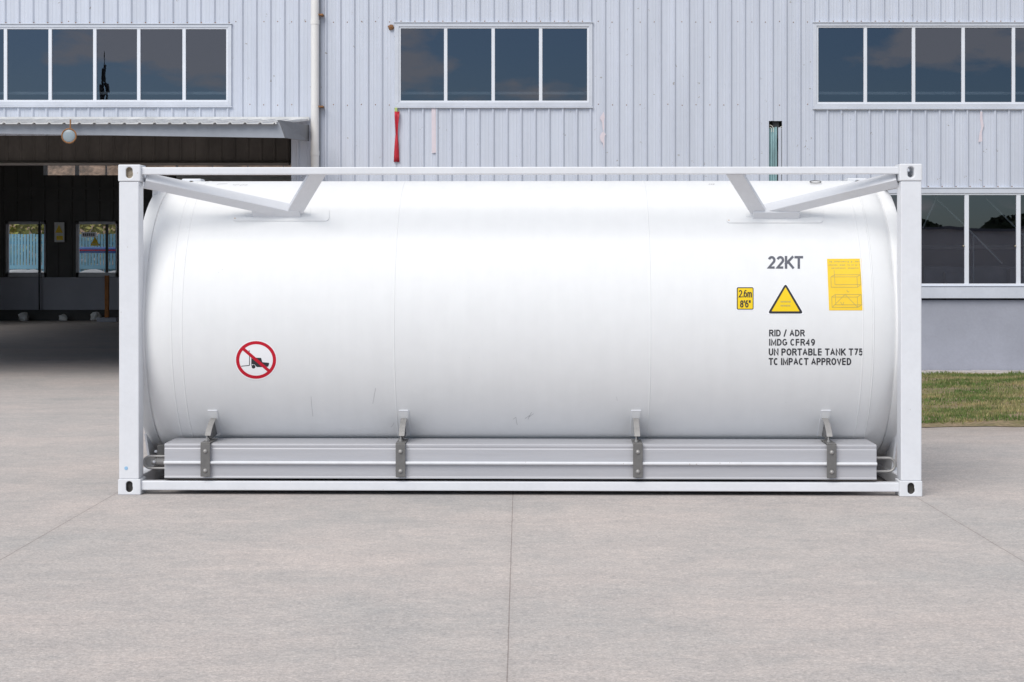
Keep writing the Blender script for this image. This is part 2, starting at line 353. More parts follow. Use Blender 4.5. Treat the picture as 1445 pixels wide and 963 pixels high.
# ------------------------------------------------------------------ factory building
FB = empty('factory_building', (-3.6, YF, 0))
tag(FB, 'large factory with pale blue ribbed metal cladding, ribbon windows and an open dark bay', 'building')
FBO = Vector((-3.6, YF, 0))
def fb(mb, name, mat, parent=None, **k):         # geometry given in world coords, stored relative to its parent
    mb.v = [(v[0]-FBO.x, v[1]-FBO.y, v[2]-FBO.z) for v in mb.v]
    return mb.build(name, mat, parent or FB, **k)
def ribbed(mb, x0, x1, z0, z1, Y, pitch=.2196, ph=2.634, depth=.027, back=.03, swage=True, scale=1):
    """painted trapezoid sheet: ribs face -Y"""
    prof = [(0,0),(.011,depth),(.030,depth),(.056,0)]
    if swage: prof += [(.098,0),(.106,.0025),(.112,.0025),(.120,0),(.152,0),(.160,.0025),(.166,.0025),(.174,0)]
    k0 = math.floor((x0-ph)/pitch)-1; pts = []
    k = k0
    while ph+k*pitch < x1+pitch:
        jit = .004*math.sin(k*12.9898)
        for s, d in prof: pts.append((ph+k*pitch+s*scale-.011+jit, d))
        k += 1
    def dat(x):
        for (a, da), (b, db) in zip(pts, pts[1:]):
            if a <= x <= b: return da+(db-da)*(x-a)/max(b-a,1e-9)
        return 0
    line = [(x0, dat(x0))]+[p for p in pts if x0 < p[0] < x1]+[(x1, dat(x1))]
    n = len(line); vs = [(x, Y-d, z0) for x, d in line]+[(x, Y-d, z1) for x, d in line]
    mb.add(vs, [(i,i+1,n+i+1,n+i) for i in range(n-1)])
def wall_with_holes(mb, x0, x1, z0, z1, holes, fn):
    ex = sorted({x0,x1}|{h[0] for h in holes if x0<h[0]<x1}|{h[1] for h in holes if x0<h[1]<x1})
    for a, b in zip(ex, ex[1:]):
        mid = (a+b)/2; hs = sorted([(h[2],h[3]) for h in holes if h[0] < mid < h[1]]); z = z0
        for lo, hi in hs:
            if lo > z: fn(mb, a, b, z, min(lo,z1))
            z = max(z, hi)
        if z < z1: fn(mb, a, b, z, z1)
def hole(px0, px1, py0, py1, Y=YF): return (X(px0,Y), X(px1,Y), Z(py1,Y), Z(py0,Y))
W1 = dict(o=(-118,327,35,150), g=(-112,320,41,142), m=[-54,8,71,134,196,260])
W2 = dict(o=(557,836,33,151), g=(565,829,40,143), m=[629,696,763])
W3 = dict(o=(1147,1575,33,153), g=(1154,1568,39,145), m=[1221,1289,1359,1430,1499])
W4 = dict(o=(1143,1660,266,423), g=(1146,1655,275,401), m=[1218,1291,1364,1437,1510,1583])
ZP = Z(421, YF)
holes = [hole(*W1['o']), hole(*W2['o']), hole(*W3['o']), hole(*W4['o']), (X(-520,YF), X(411,YF), -1, 3.74), hole(1085,1103.5,171,300)]
XL, XR, ZT = -17.0, 16.0, 8.2
cl = MB(); wall_with_holes(cl, XL, XR, ZP, ZT, holes, lambda mb,a,b,c,d: ribbed(mb,a,b,c,d,YF))
fb(cl, 'wall_cladding', M['clad'])
pl = MB(); pl.box(X(411,YF), XR, YF-.02, YF+.2, 0.0, ZP-.03); pl.box(X(411,YF), X(1143,YF), YF-.035, YF+.1, ZP-.03, ZP+.0)
pl.box(XL, X(-520,YF), YF-.02, YF+.2, 0, ZP-.03)
fb(pl, 'plinth', M['plinth'], bevel=.004)
# shell: side walls, roof, hall linings (dark)
sh = MB()
sh.box(XL-.2, XL, YF, 29, 0, ZT); sh.box(XL-.2, XL, 44, 51.3, 0, ZT); sh.box(XL-.2, XL, 29.003, 43.997, 5.6, ZT-.002); sh.box(XR, XR+.2, YF, 51.3, 0, ZT)  # unseen left wall set closer and opened, added to light the hall floor
fb(sh, 'side_wall', M['clad'])
rf = MB(); rf.box(XL-.3, XR+.3, YF-.3, 51.6, ZT, ZT+.25); fb(rf, 'roof', M['roofsheet'])
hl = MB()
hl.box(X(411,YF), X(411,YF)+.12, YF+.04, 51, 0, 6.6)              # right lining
hl.box(XL+.003, XL+.1, YF+.05, 29, 0, 6.45); hl.box(XL+.003, XL+.1, 44, 51, 0, 6.45); hl.box(XL+.003, XL+.1, 29.003, 43.997, 5.6, 6.45)  # left lining keeps the same added opening so light gets in
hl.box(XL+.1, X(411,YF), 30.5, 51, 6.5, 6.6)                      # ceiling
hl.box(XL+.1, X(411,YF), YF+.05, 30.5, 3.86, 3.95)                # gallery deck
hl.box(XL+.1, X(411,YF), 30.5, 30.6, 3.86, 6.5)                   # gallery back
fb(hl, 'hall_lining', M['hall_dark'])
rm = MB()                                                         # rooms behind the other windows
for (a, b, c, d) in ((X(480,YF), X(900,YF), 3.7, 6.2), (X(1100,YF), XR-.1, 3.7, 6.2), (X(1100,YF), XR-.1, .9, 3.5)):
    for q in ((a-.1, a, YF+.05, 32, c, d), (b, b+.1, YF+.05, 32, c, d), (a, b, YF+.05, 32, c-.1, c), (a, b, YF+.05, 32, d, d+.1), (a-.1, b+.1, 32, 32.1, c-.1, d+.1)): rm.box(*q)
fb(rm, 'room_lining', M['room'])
rr = MB()
for a, b in ((-118, 327), (540, 850), (1125, 1600)):
    rr.box(X(a,27.4), X(b,27.4), 27.4, 27.44, Z(133.6,27.4), Z(129.8,27.4))
fb(rr, 'inner_rail', M['room_pale'])
st = MB()
for x0,y0,x1,y1 in ((1318,278,1362,319),(1362,319,1414,372),(1322,278,1302,322),(1391,280,1434,322),(1434,322,1486,376),(1464,280,1508,322)):
    st.bar((X(x0,27.9),27.9,Z(y0,27.9)), (X(x1,27.9),27.9,Z(y1,27.9)), .022, .022)
for x0 in (1373, 1444): st.box(X(x0,28.2), X(x0+1.6,28.2), 28.2, 28.22, Z(412,28.2), Z(330,28.2))
fb(st, 'inner_brace', M['room_pale'])
mc = MB()   # pale machine covers in the ground floor room
mc.box(X(1300,29.5), X(1500,29.5), 29.3, 30.6, .9, Z(376,29.5)); mc.box(X(1330,29.2), X(1362,29.2), 29.0, 29.2, .9, Z(384,29.2)); mc.box(X(1420,29.2), X(1446,29.2), 29.0, 29.2, .9, Z(380,29.2))
mc.box(X(1180,30.5), X(1600,30.5), 30.8, 31.2, Z(352,30.8), Z(346,30.8))
fb(mc, 'machine_cover', M['ledge'], bevel=.03)
# windows
def window(W, nm, sill=False, latch=False):
    ox0, ox1, oz0, oz1 = hole(*W['o']); gx0_, gx1_, gz0, gz1 = hole(*W['g'])
    if sill: oz0 = Z(404.5, YF)
    r = MB(); d0, d1 = YF-.035, YF+.02
    def ring(mb, a, b, c, d, e, f, g_, h, y0, y1):     # outer a,b (x) c,d (z); inner e,f,g_,h with mitred corners
        O = [(a,c),(b,c),(b,d),(a,d)]; I = [(e,g_),(f,g_),(f,h),(e,h)]
        for k in range(4):
            k2 = (k+1) % 4; q = [O[k],O[k2],I[k2],I[k]]
            mb.prism([(x,y0,z) for x,z in q], (0,y1-y0,0))
    ring(r, ox0, ox1, oz0, oz1, gx0_-.022, gx1_+.022, gz0-.022, gz1+.022, d0, d1)
    root = fb(r, 'window', M['flash'], bevel=.003)
    f = MB(); ring(f, gx0_-.024, gx1_+.024, gz0-.024, gz1+.024, gx0_+.006, gx1_-.006, gz0+.006, gz1-.006, YF-.018, YF+.05)
    f2 = f; f2.v = [(v[0]-FBO.x, v[1]-FBO.y, v[2]) for v in f2.v]; f2.build('window_frame', M['trim_white'], root, bevel=.003)
    for m_ in W['m']:
        mm = MB(); xx = X(m_, YF)-FBO.x; wv = .027 if not sill else .034
        mm.box(xx-wv, xx+wv, -.015, .045, gz0-.001, gz1+.001); mm.build('mullion', M['trim_white'], root, bevel=.006)
        if latch:
            la = MB(); la.dome((xx-.05, -.012, 2.0), (0,-1,0), .016, .02); la.build('latch', M['brass'], root, smooth=True)
    xs = [gx0_]+[X(m_,YF) for m_ in W['m']]+[gx1_]
    for a, b in zip(xs, xs[1:]):
        p = MB(); t = (rnd()-.5)*.0016; t2 = (rnd()-.5)*.0016
        y = .012
        p.add([(a-FBO.x,y+t,gz0),(b-FBO.x,y-t,gz0),(b-FBO.x,y-t+t2,gz1),(a-FBO.x,y+t+t2,gz1)], [(0,1,2,3)])
        o = p.build('pane', M['glass'], root, normals=False)
    # drip cap with the rib ends under it and over it
    c = MB(); c.box(ox0-.01, ox1+.01, YF-.05, YF+.01, oz0-.022, oz0-.002); c.box(ox0-.01, ox1+.01, YF-.05, YF+.01, oz1+.002, oz1+.014)
    c.v = [(v[0]-FBO.x, v[1]-FBO.y, v[2]) for v in c.v]
    if not sill: c.build('drip_cap', M['flash'], root, bevel=.002)
    if sill:
        s = MB(); s.box(ox0, ox1, YF-.10, YF+.03, Z(421,YF), Z(405.5,YF)); s.v = [(v[0]-FBO.x, v[1]-FBO.y, v[2]) for v in s.v]
        s.build('sill', M['flash'], root, bevel=.004)
        b_ = MB(); b_.box(ox0-.01, ox1+.01, YF-.045, YF+.01, oz1+.002, oz1+.014); b_.v = [(v[0]-FBO.x, v[1]-FBO.y, v[2]) for v in b_.v]; b_.build('drip_cap', M['flash'], root)
    return root
for W in (W1, W2, W3): window(W, 'window')
window(W4, 'window', sill=True, latch=True)
# screws: rows across the sheets
sc = MB()
for py in (31, 148, -60):
    k = -90
    while k < 60:
        x = 2.634+k*.2196+.13+.01*rnd(); z = Z(py+rnd()*1.5-.7, YF)
        px = VX+x*F/YF
        inside = any(h[0]-.05 < x < h[1]+.05 and h[2]-.05 < z < h[3]+.05 for h in holes)
        if not inside and rnd() < .8: sc.dome((x, YF-.001, z), (0,-1,0), .009, .007, 6)
        k += 1
for W in (W1,W2,W3,W4):      # fixing screws along the window heads
    x = X(W['o'][0],YF)+.1
    while x < X(W['o'][1],YF): sc.dome((x, YF-.022, Z(W['o'][2]-2.5,YF)), (0,-1,0), .010, .008, 6); x += .2196
fb(sc, 'screw_row', M['rust'])
# torn slot with old teal sheet behind
sl_ = MB(); a, b, c, d = hole(1085,1103.5,171,300); sl_.box(a-.02,b+.02,YF+.16,YF+.18,c,d+.02); sl_.box(a-.03,a-.01,YF+.01,YF+.16,c,d); sl_.box(b+.01,b+.03,YF+.01,YF+.16,c,d); sl_.box(a-.03,b+.03,YF+.01,YF+.18,d+.005,d+.02)
fb(sl_, 'slot_backing', M['casting_hole'])
sl_ = MB()
for i, px in enumerate((1086.6,1089.6,1092.6,1095.8)):
    x = X(px,YF); r_ = .013; top = Z(181-i*.6,YF)
    sl_.tube([(x,YF+.05,Z(300,YF)),(x,YF+.05,top)], .017, 8)
fb(sl_, 'old_sheet', M['teal'], smooth=True)
sl_ = MB()
sl_.box(X(1098.6,YF), X(1103,YF), YF+.02, YF+.03, Z(300,YF), Z(180,YF))
fb(sl_, 'loose_strip', M['clad'])
sl_ = MB()
for cx, rad, s_ in ((1086,.035,1),(1086,.065,1),(1104,.045,-1),(1104,.02,-1)):
    pts = [(X(cx,YF)+s_*rad*math.sin(t), YF+.03, Z(182,YF)-.01+rad*math.cos(t)*1.1) for t in [k/6*math.pi/2 for k in range(7)]]
    pts.append((pts[-1][0], YF+.03, Z(184,YF)-.03)); sl_.tube(pts, .0045, 6)
fb(sl_, 'curled_edge', M['room_pale'])
# downpipe
dp = MB(); xp = X(443.5,27.0)
dp.tube([(xp,27.08,0.02),(xp,27.08,8.15)], .064, 20)
for py in (33, 218): dp.tube([(xp,27.08,Z(py,27.08)-.02),(xp,27.08,Z(py,27.08)+.05)], .070, 20)
dpo = fb(dp, 'downpipe', M['pipe'], smooth=True)
br = MB()
for py in (20,150): br.box(xp+.05, xp+.13, 27.05, 27.2, Z(py,27)-.012, Z(py,27)+.012)
br.v = [(v[0]-FBO.x, v[1]-FBO.y, v[2]) for v in br.v]; br.build('bracket', M['rust'], dpo)
# corner strip right of the pipe, dark joint
cs = MB(); cs.box(X(450,YF), X(453,YF), YF-.045, YF, ZP, ZT); fb(cs, 'joint_cover', M['fascia'])
# canopy over the bay
cn = MB(); YC = 24.4; xr = X(403,YC)
xl = -13.5
def fz(px, y0, y1): return y0+(y1-y0)*px/403.0
xlp = VX+xl*F/YC
zt0, zt1 = Z(fz(xlp,174.5,173),YC), Z(173,YC); zb0, zb1 = Z(fz(xlp,189,195),YC), Z(195,YC)
cn.prism([(xl,YC,zb0),(xr,YC,zb1),(X(394,YC),YC,zt1),(xl,YC,zt0)], (0,.03,0))
zrt, zrb = Z(177,YF), Z(200,YF)
xw = X(437,YF)
can = fb(cn, 'canopy', M['fascia'], bevel=.003)
cn = MB(); xt = X(394,YC)
cn.prism([(xr+.003,YC-.002,zb1),(xw,YF-.06,zrb),(xw,YF-.06,zrt),(xt+.003,YC-.002,zt1+.035)], (-.03,.004,0))
cn.v = [(v[0]-FBO.x, v[1]-FBO.y, v[2]) for v in cn.v]; cn.build('end_cap', M['zinc'], can, bevel=.003)
rs = MB(); n_ = 0; prof = []
x = xl
while x < xr+.05:
    prof += [(x,0),(x+.06,0),(x+.075,.022),(x+.10,.022),(x+.115,0)]; x += .212
rows = []
for y, zz, ex in ((YC-.10, Z(175,YC)-.012, 0), (YF-.04, Z(171,YF), 1)):
    rows.append([(px_+(.0 if not ex else 0), y, zz+d) for px_, d in prof])
n = len(prof); rs.add(rows[0]+rows[1], [(i,i+1,n+i+1,n+i) for i in range(n-1)])
rs.v = [(min(v[0], xt-.035+(v[1]-YC)*(xw-xt)/(YF-YC)), v[1], v[2]) for v in rs.v]
rs.v = [(v[0]-FBO.x, v[1]-FBO.y, v[2]) for v in rs.v]
ro = rs.build('canopy_sheet', M['roofsheet'], can, normals=False)
md = ro.modifiers.new('solid','SOLIDIFY'); md.thickness = .012; md.offset = 1
fl = MB(); fl.box(xl, xw, YF-.05, YF-.022, Z(171,YF), Z(165.5,YF)); fl.v = [(v[0]-FBO.x, v[1]-FBO.y, v[2]) for v in fl.v]; fl.build('flashing', M['roofsheet'], can, bevel=.003)
bmz = MB()
for xq in (-12.5,-9.7,-6.9,-4.0): bmz.bar((xq,YC+.04,Z(180,YC)), (xq,YF,Z(183,YF)), .08, .12)
bmz.v = [(v[0]-FBO.x, v[1]-FBO.y, v[2]) for v in bmz.v]; bmz.build('rafter', M['hall_dark'], can)
# lintel panels and door track inside the bay
lp = MB(); YL = 28.7
ribbed(lp, XL+.1, X(409,YL), Z(228,YL), 3.87, YL, pitch=.222, ph=X(9,YL), depth=.012, swage=False)
lp.box(XL+.1, X(409,YL), YL+.002, YL+.1, Z(228,YL), 3.86)
fb(lp, 'lintel_panel', M['lintel'])
lp = MB(); lp.profx([(YL-.12,Z(233,YL)),(YL-.12,Z(231,YL)),(YL-.06,Z(228.5,YL)),(YL+.1,Z(228.5,YL)),(YL+.1,Z(233.5,YL))], XL+.1, X(409,YL))
fb(lp, 'door_track', M['ledge'], bevel=.004)
# rear wall of the hall
YB = 51.0
RW = [(9,65,313,391),(108,166,313,391),(207,265,313,391)]
UP = (62, 560, 231, 247.5)
rh = [hole(*r_, Y=YB) for r_ in RW]+[hole(*UP, Y=YB)]
bw = MB(); zd = Z(391.5,YB)
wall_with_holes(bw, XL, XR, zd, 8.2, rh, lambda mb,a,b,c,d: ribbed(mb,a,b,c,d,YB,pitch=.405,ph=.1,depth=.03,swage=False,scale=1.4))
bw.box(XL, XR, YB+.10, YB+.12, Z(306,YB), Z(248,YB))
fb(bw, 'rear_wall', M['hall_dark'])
bw = MB(); bw.box(X(252,YB), X(560,YB), YB-.35, YB-.06, Z(258,YB), Z(248.5,YB)); fb(bw, 'wall_duct', M['roofsheet'], bevel=.02)
bw = MB(); bw.box(XL, XR, YB-.05, YB+.2, Z(437.5,YB), zd); fb(bw, 'rear_dado', M['hall_dado'], bevel=.01)
bw = MB(); bw.box(XL, XR, YB+.0, YB+.2, 0, Z(437.5,YB)); 
for py in (266, 283): bw.box(XL, XR, YB-.045, YB-.0, Z(py,YB)-.03, Z(py,YB)+.03)
fb(bw, 'rear_skirting', M['hall_dark'])
for i, r_ in enumerate(RW):
    a,b,c,d = hole(*r_, Y=YB); m_ = MB(); t = .08
    for q in ((a,b,YB-.06,YB+.04,c,c+t*1.6),(a,b,YB-.06,YB+.04,d-t,d),(a,a+t,YB-.06,YB+.04,c,d),(b-t*.6,b,YB-.06,YB+.04,c,d)): m_.box(*q)
    wo = fb(m_, 'rear_window', M['hall_frame'])
    mm = MB(); xm = X([56,151,250][i],YB)-FBO.x; mm.box(xm-.035,xm+.035,YB-.05-YF,YB+.03-YF,c,d); mm.build('mullion', M['hall_dark'], wo)
    pn = MB(); pn.add([(a-FBO.x,YB+.01-YF,c),(b-FBO.x,YB+.01-YF,c),(b-FBO.x,YB+.01-YF,d),(a-FBO.x,YB+.01-YF,d)],[(0,1,2,3)]); pn.build('pane', M['glass_clear'], wo)
m_ = MB()
for px in (64.5,109,150,205,250,300,350,400): m_.box(X(px-(2.6 if px<120 else .8),YB), X(px+(2.6 if px<120 else .8),YB), YB-.05, YB+.03, Z(UP[3],YB), Z(UP[2],YB))
wo = fb(m_, 'clerestory_window', M['flash'])
pn = MB(); a,b,c,d = hole(*UP, Y=YB); pn.add([(a-FBO.x,YB+.01-YF,c),(b-FBO.x,YB+.01-YF,c),(b-FBO.x,YB+.01-YF,d),(a-FBO.x,YB+.01-YF,d)],[(0,1,2,3)]); pn.build('pane', M['glass_clear'], wo)
# ------------------------------------------------------------------ small things on and in the building
def fpoly(name, pts, mat, y, th=.004, Y=YF, label=None, cat=None, group=None):
    m = MB(); m.prism([(X(px,Y), y, Z(py,Y)) for px,py in pts], (0,-th,0)); o = m.build(name, mat)
    # origin at the thing
    c = sum((Vector(v.co) for v in o.data.vertices), Vector())/len(o.data.vertices)
    for v in o.data.vertices: v.co -= c
    o.location = c
    if label: tag(o, label, cat, group)
    return o
def thing_from(mb, name, mat, label, cat, group=None, **k):
    xs = [v[0] for v in mb.v]; ys = [v[1] for v in mb.v]; zs = [v[2] for v in mb.v]
    c = Vector(((min(xs)+max(xs))/2, (min(ys)+max(ys))/2, min(zs))); mb.v = [(v[0]-c.x, v[1]-c.y, v[2]-c.z) for v in mb.v]
    o = mb.build(name, mat, **k); o.location = c; tag(o, label, cat, group); return o
# red ribbon
rb = MB(); rows = [(158,557.2,564.3),(166,557.2,563.8),(175,557.8,562.6),(184,558.2,562.0),(190,558.4,561.6),(196,557.8,561.8),(205,557.2,562.6),(214,556.6,563.0),(222,556.2,563.4),(229,556,564)]
vs = []
for i,(py,a,b) in enumerate(rows):
    for j in range(5):
        t = j/4; px = a+(b-a)*t; vs.append((X(px,YF), YF-.045-.018*math.sin(t*6.28+i*.7)-.01*math.sin(i*1.3), Z(py,YF)))
rb.add(vs, [(i*5+j,i*5+j+1,(i+1)*5+j+1,(i+1)*5+j) for i in range(9) for j in range(4)])
rbo = thing_from(rb, 'ribbon', M['ribbon'], 'crumpled red fabric ribbon hanging from the lower left corner of the middle window', 'ribbon', smooth='all', normals=False)
md = rbo.modifiers.new('s','SOLIDIFY'); md.thickness = .004
kn = MB(); kn.box(X(557.3,YF)-rbo.location.x, X(561,YF)-rbo.location.x, YF-.055-rbo.location.y, YF-.03-rbo.location.y, Z(159,YF)-rbo.location.z, Z(152.5,YF)-rbo.location.z); kn.build('knot', M['lime'], rbo, bevel=.005)
fpoly('tape_strip', [(609,152.5),(615,152.5),(615.5,216),(609.5,216.5)], M['pink'], YF-.024, label='faded straight pink tape strip hanging below the middle window', cat='tape')
fpoly('tape_scrap', [(852,158),(853.5,166),(852,172),(853,180),(851.5,186),(855,190),(853.5,192),(852.5,196),(853,203),(852,212),(850.8,203),(847.5,199),(846.3,193),(848,189),(851,186),(850,180),(849.5,173),(846.5,167),(848.5,163)], M['pink'], YF-.024, label='torn curly pink tape scrap right of the middle window', cat='tape')
fpoly('tape_scrap', [(1382.5,158),(1385.5,158),(1386,168),(1387.5,178),(1385,187),(1385.5,200),(1380,201),(1381.5,190),(1384,180),(1382.5,170)], M['pink'], YF-.024, label='pale pink tape scrap hanging below the upper right window', cat='tape')
ns = MB(); ns.dome((X(552,YF), YF-.015, Z(39,YF)), (0,-1,0), .045, .05, 10); ns.dome((X(549.5,YF), YF-.015, Z(38,YF)), (0,-1,0), .02, .03, 8)
for i, v in enumerate(ns.v): ns.v[i] = (v[0]+.012*noise.noise(Vector(v)*40), v[1], v[2]+.012*noise.noise(Vector(v)*43))
thing_from(ns, 'mud_nest', M['rust'], 'small brown mud nest stuck beside the top left corner of the middle window', 'nest')
# hanging round lamp
lm = MB(); lx, lz, ly = X(99,24.25), Z(192.5,24.25), 24.22
ring = [(lx+.098*math.cos(t), ly-.03, lz+.098*math.sin(t)) for t in [2*math.pi*k/28 for k in range(29)]]
lroot = empty('hanging_lamp', (lx, ly, lz)); tag(lroot, 'round lamp with orange rim hanging from the canopy edge', 'lamp')
def rel(mb, o): mb.v = [(v[0]-o.location.x, v[1]-o.location.y, v[2]-o.location.z) for v in mb.v]; return mb
q = MB(); q.tube(ring, .012, 8, cap=False); rel(q, lroot).build('rim', M['rust'], lroot, smooth=True)
q = MB(); q.dome((lx,ly-.03,lz), (0,-1,0), .092, .02, 28); rel(q, lroot).build('lens', M['mirror'], lroot, smooth=True)
q = MB(); q.dome((lx,ly-.025,lz), (0,1,0), .092, .07, 28); rel(q, lroot).build('housing', M['roofsheet'], lroot, smooth=True)
q = MB(); q.bar((lx+.01,ly,lz+.1), (lx+.012,ly,Z(169,24.25)), .018, .018); rel(q, lroot).build('rod', M['rust'], lroot)
# warning boards in the hall
def tri(mb, cx, cz, w_, h_, y, mi): mb.prism([(cx-w_/2,y,cz-h_/2),(cx+w_/2,y,cz-h_/2),(cx,y,cz+h_/2)], (0,-.004,0), mi)
sg = MB(); ys = YB-.10; sg.prism([(X(77,ys),ys,Z(342,ys)),(X(91,ys),ys,Z(342,ys)),(X(91,ys),ys,Z(314,ys)),(X(77,ys),ys,Z(314,ys))], (0,-.02,0), 0)
tri(sg, X(83.5,ys), Z(323,ys), .22, .24, ys-.022, 1); sg.box(X(80,ys), X(89,ys), ys-.026, ys-.021, Z(339,ys), Z(333,ys), 1)
thing_from(sg, 'warning_board', [M['sack'], M['yellow']], 'white warning board with yellow triangle between the two rear windows', 'sign')
sg = MB(); ys = YB-.12; tri(sg, X(134,ys), Z(339,ys), .22, .22, ys, 0); sg.box(X(128,ys), X(141,ys), ys-.012, ys, Z(347,ys), Z(344.5,ys), 0)
thing_from(sg, 'warning_triangle', M['yellow'], 'yellow warning triangle stuck on the second rear window of the hall', 'sign')
sg = MB(); ys = 53.0; sg.box(X(115,ys), X(136,ys), ys, ys+.03, Z(335,ys), Z(328,ys), 0)
for k in range(6): sg.box(X(117+k*2.9,ys), X(119+k*2.9,ys), ys-.006, ys-.001, Z(333.5,ys), Z(329.5,ys), 1)
thing_from(sg, 'notice_board', [M['white_film'], M['black']], 'small white notice with dark letters seen through the second rear window', 'sign')
# post with base
pb = MB(); yp = 50.0; pb.box(X(147.5,yp), X(153,yp), yp, yp+.12, .12, Z(389,yp))
po = thing_from(pb, 'steel_post', M['orange'], 'rusty orange post standing at the rear of the dark hall', 'post', bevel=.01)
q = MB(); q.box(X(140,yp), X(168,yp), yp-.3, yp+.3, 0, .12); q.v = [(v[0]-po.location.x, v[1]-po.location.y, v[2]-po.location.z) for v in q.v]; q.build('base_block', M['plinth'], po, bevel=.02)
cb = MB(); cb.tube([(X(55.5,50.8),50.8,.3),(X(55,50.8),50.8,1.5),(X(55.3,50.8),50.8,Z(312,50.8))], .022, 6)
thing_from(cb, 'cable', M['black'], 'thin dark cable hanging down before the first rear window', 'cable')
for i,(px,s_) in enumerate(((33,.16),(88,.13),(134,.17))):
    bm = bmesh.new(); bmesh.ops.create_icosphere(bm, subdivisions=2, radius=s_)
    for v in bm.verts: v.co *= 1+.5*noise.noise(v.co*9+Vector((i*3,0,0))); v.co.z = max(v.co.z*.9+s_*.7, 0)
    me = bpy.data.meshes.new('litter'); bm.to_mesh(me); bm.free(); me.materials.append(M['sack'])
    o = bpy.data.objects.new('plastic_bag', me); COL.objects.link(o); o.location = (X(px,50.5), 50.6, 0)
    tag(o, ['crumpled white bag at the foot of the rear wall, furthest left','small crumpled white bag by the rear wall between the others','crumpled white bag by the rear wall nearest the orange post'][i], 'bag', 'crumpled bags along the rear hall wall')
# ------------------------------------------------------------------ behind the hall: fence, hedge, sacks, earth bank
fn = empty('metal_fence', (-13, 56, 0)); tag(fn, 'blue slatted metal fence seen through the rear windows', 'fence')
q = MB(); x = -22
while x < -6: q.box(x+13, x+13+.075, 0, .03, .2, 2.62+.02*rnd()); x += .10
q.box(-9, 7, .04, .10, .5, .6); q.box(-9, 7, .04, .10, 2.3, 2.4); q.build('slat_panel', M['fence_blue'], fn)
q = MB(); q.box(-9, 7, -.05, -.0, 1.5, 1.62); q.build('mid_rail', M['fence_blue'], fn)
q = MB(); q.tube([(X(112,54.8)-.3,54.8,Z(354,54.8)),(X(122,54.8),54.8,Z(353,54.8)),(X(210,54.8),54.8,Z(354,54.8))], .10, 12)
o = thing_from(q, 'blue_pipe', pmat('pipe_blue', (.03,.12,.42), .4), 'long blue pipe with a red stripe beyond the second rear window', 'pipe', smooth=True)
q = MB(); q.box(-1.3, 1.1, -.125, -.10, .09, .13); q.build('stripe', M['red'], o)
hd = MB(); 
for k in range(9000):
    x = -23+18*rnd(); y = 57+1.6*rnd(); z = 3.9*rnd()**.6*(1+.15*noise.noise(Vector((x,y,0))))
    a,b_ = rnd()*6.28, rnd()*3.14; s_ = .08+.08*rnd(); u = Vector((math.cos(a)*math.sin(b_), math.sin(a)*math.sin(b_), math.cos(b_)))*s_; v_ = u.orthogonal().normalized()*s_*.6; c_ = Vector((x,y,z))
    hd.add([c_-u,c_+v_,c_+u,c_-v_],[(0,1,2,3)])
thing_from(hd, 'hedge', M['hedge'], 'yellow green hedge behind the blue fence', 'hedge', normals=False)
for i,(px,wd) in enumerate(((24,1.15),(48,.75),(130,1.0),(166,.9))):
    bm = bmesh.new(); bmesh.ops.create_cube(bm, size=1); bmesh.ops.subdivide_edges(bm, edges=bm.edges, cuts=6, use_grid_fill=True)
    for v in bm.verts:
        v.co = v.co.lerp(v.co.normalized()*.62, .45); v.co.x *= wd; v.co.y *= .9; v.co.z = (v.co.z+.5)*1.42
        v.co += .07*noise.noise_vector(v.co*3+Vector((i*5,0,0)))
    me = bpy.data.meshes.new('sack'); bm.to_mesh(me); bm.free(); me.materials.append(M['sack'])
    for p in me.polygons: p.use_smooth = True
    o = bpy.data.objects.new('bulk_bag', me); COL.objects.link(o); o.location = (X(px,53.2), 53.2, 0)
    tag(o, ['wide white bulk bag behind the left pane of the first rear window','narrow white bulk bag behind the first rear window, right one','white bulk bag behind the second rear window, left of its bar','white bulk bag behind the second rear window, right of its bar'][i], 'bulk bag', 'white bulk bags outside the rear windows')
eb = MB(); nx, ny = 50, 14; vs = []
for j in range(ny+1):
    for i in range(nx+1):
        x = -45+70*i/nx; y = 62+22*j/ny; z = 11*(1-math.cos(min(1,j/10)*math.pi))/2
        vs.append((x, y+1.0*noise.noise(Vector((x*.3,j*.5,0))), max(0,z+.9*noise.noise(Vector((x*.4,y*.4,2))))-.02))
eb.add(vs, [(j*(nx+1)+i,j*(nx+1)+i+1,(j+1)*(nx+1)+i+1,(j+1)*(nx+1)+i) for j in range(ny) for i in range(nx)])
tag(eb.build('hill', M['earth'], smooth='all'), kind='structure')
# ------------------------------------------------------------------ behind the camera (seen mirrored in the window glass)
wh = empty('warehouse', (10, -44, 0)); tag(wh, 'low grey warehouse across the yard, mirrored in the ground floor windows', 'building')
q = MB(); q.box(-45, 45, -8, 0, 0, 3.5); q.build('wall', M['shed'], wh)
q = MB(); q.box(-45.3, 45.3, -8.3, .3, 3.5, 3.66); q.build('roof', M['shed_roof'], wh)
ts = MB(); 
for (tx, ty, tr) in ((2,-56,2.4),(15,-58,1.5),(21,-58,2.2),(25.5,-57,1.6),(33,-60,2.6),(-24,-62,2.0)):
    for k in range(1500):
        u = Vector((random.gauss(0,1),random.gauss(0,1),random.gauss(0,1))).normalized()*tr*rnd()**.4; c_ = Vector((tx,ty,3.55))+Vector((u.x,u.y,u.z*.45))
        s_ = .25; a = Vector((rnd()-.5,rnd()-.5,rnd()-.5)).normalized()*s_; b_ = a.orthogonal().normalized()*s_; ts.add([c_-a,c_+b_,c_+a,c_-b_],[(0,1,2,3)])
tag(ts.build('wood', M['tree'], normals=False), 'dark far off trees behind the low grey warehouse', 'trees', kind='stuff')
mt = empty('lattice_mast', (-27.3, -60, 0)); tag(mt, 'dark thin lattice mast with antennas, mirrored in the upper left window', 'mast')
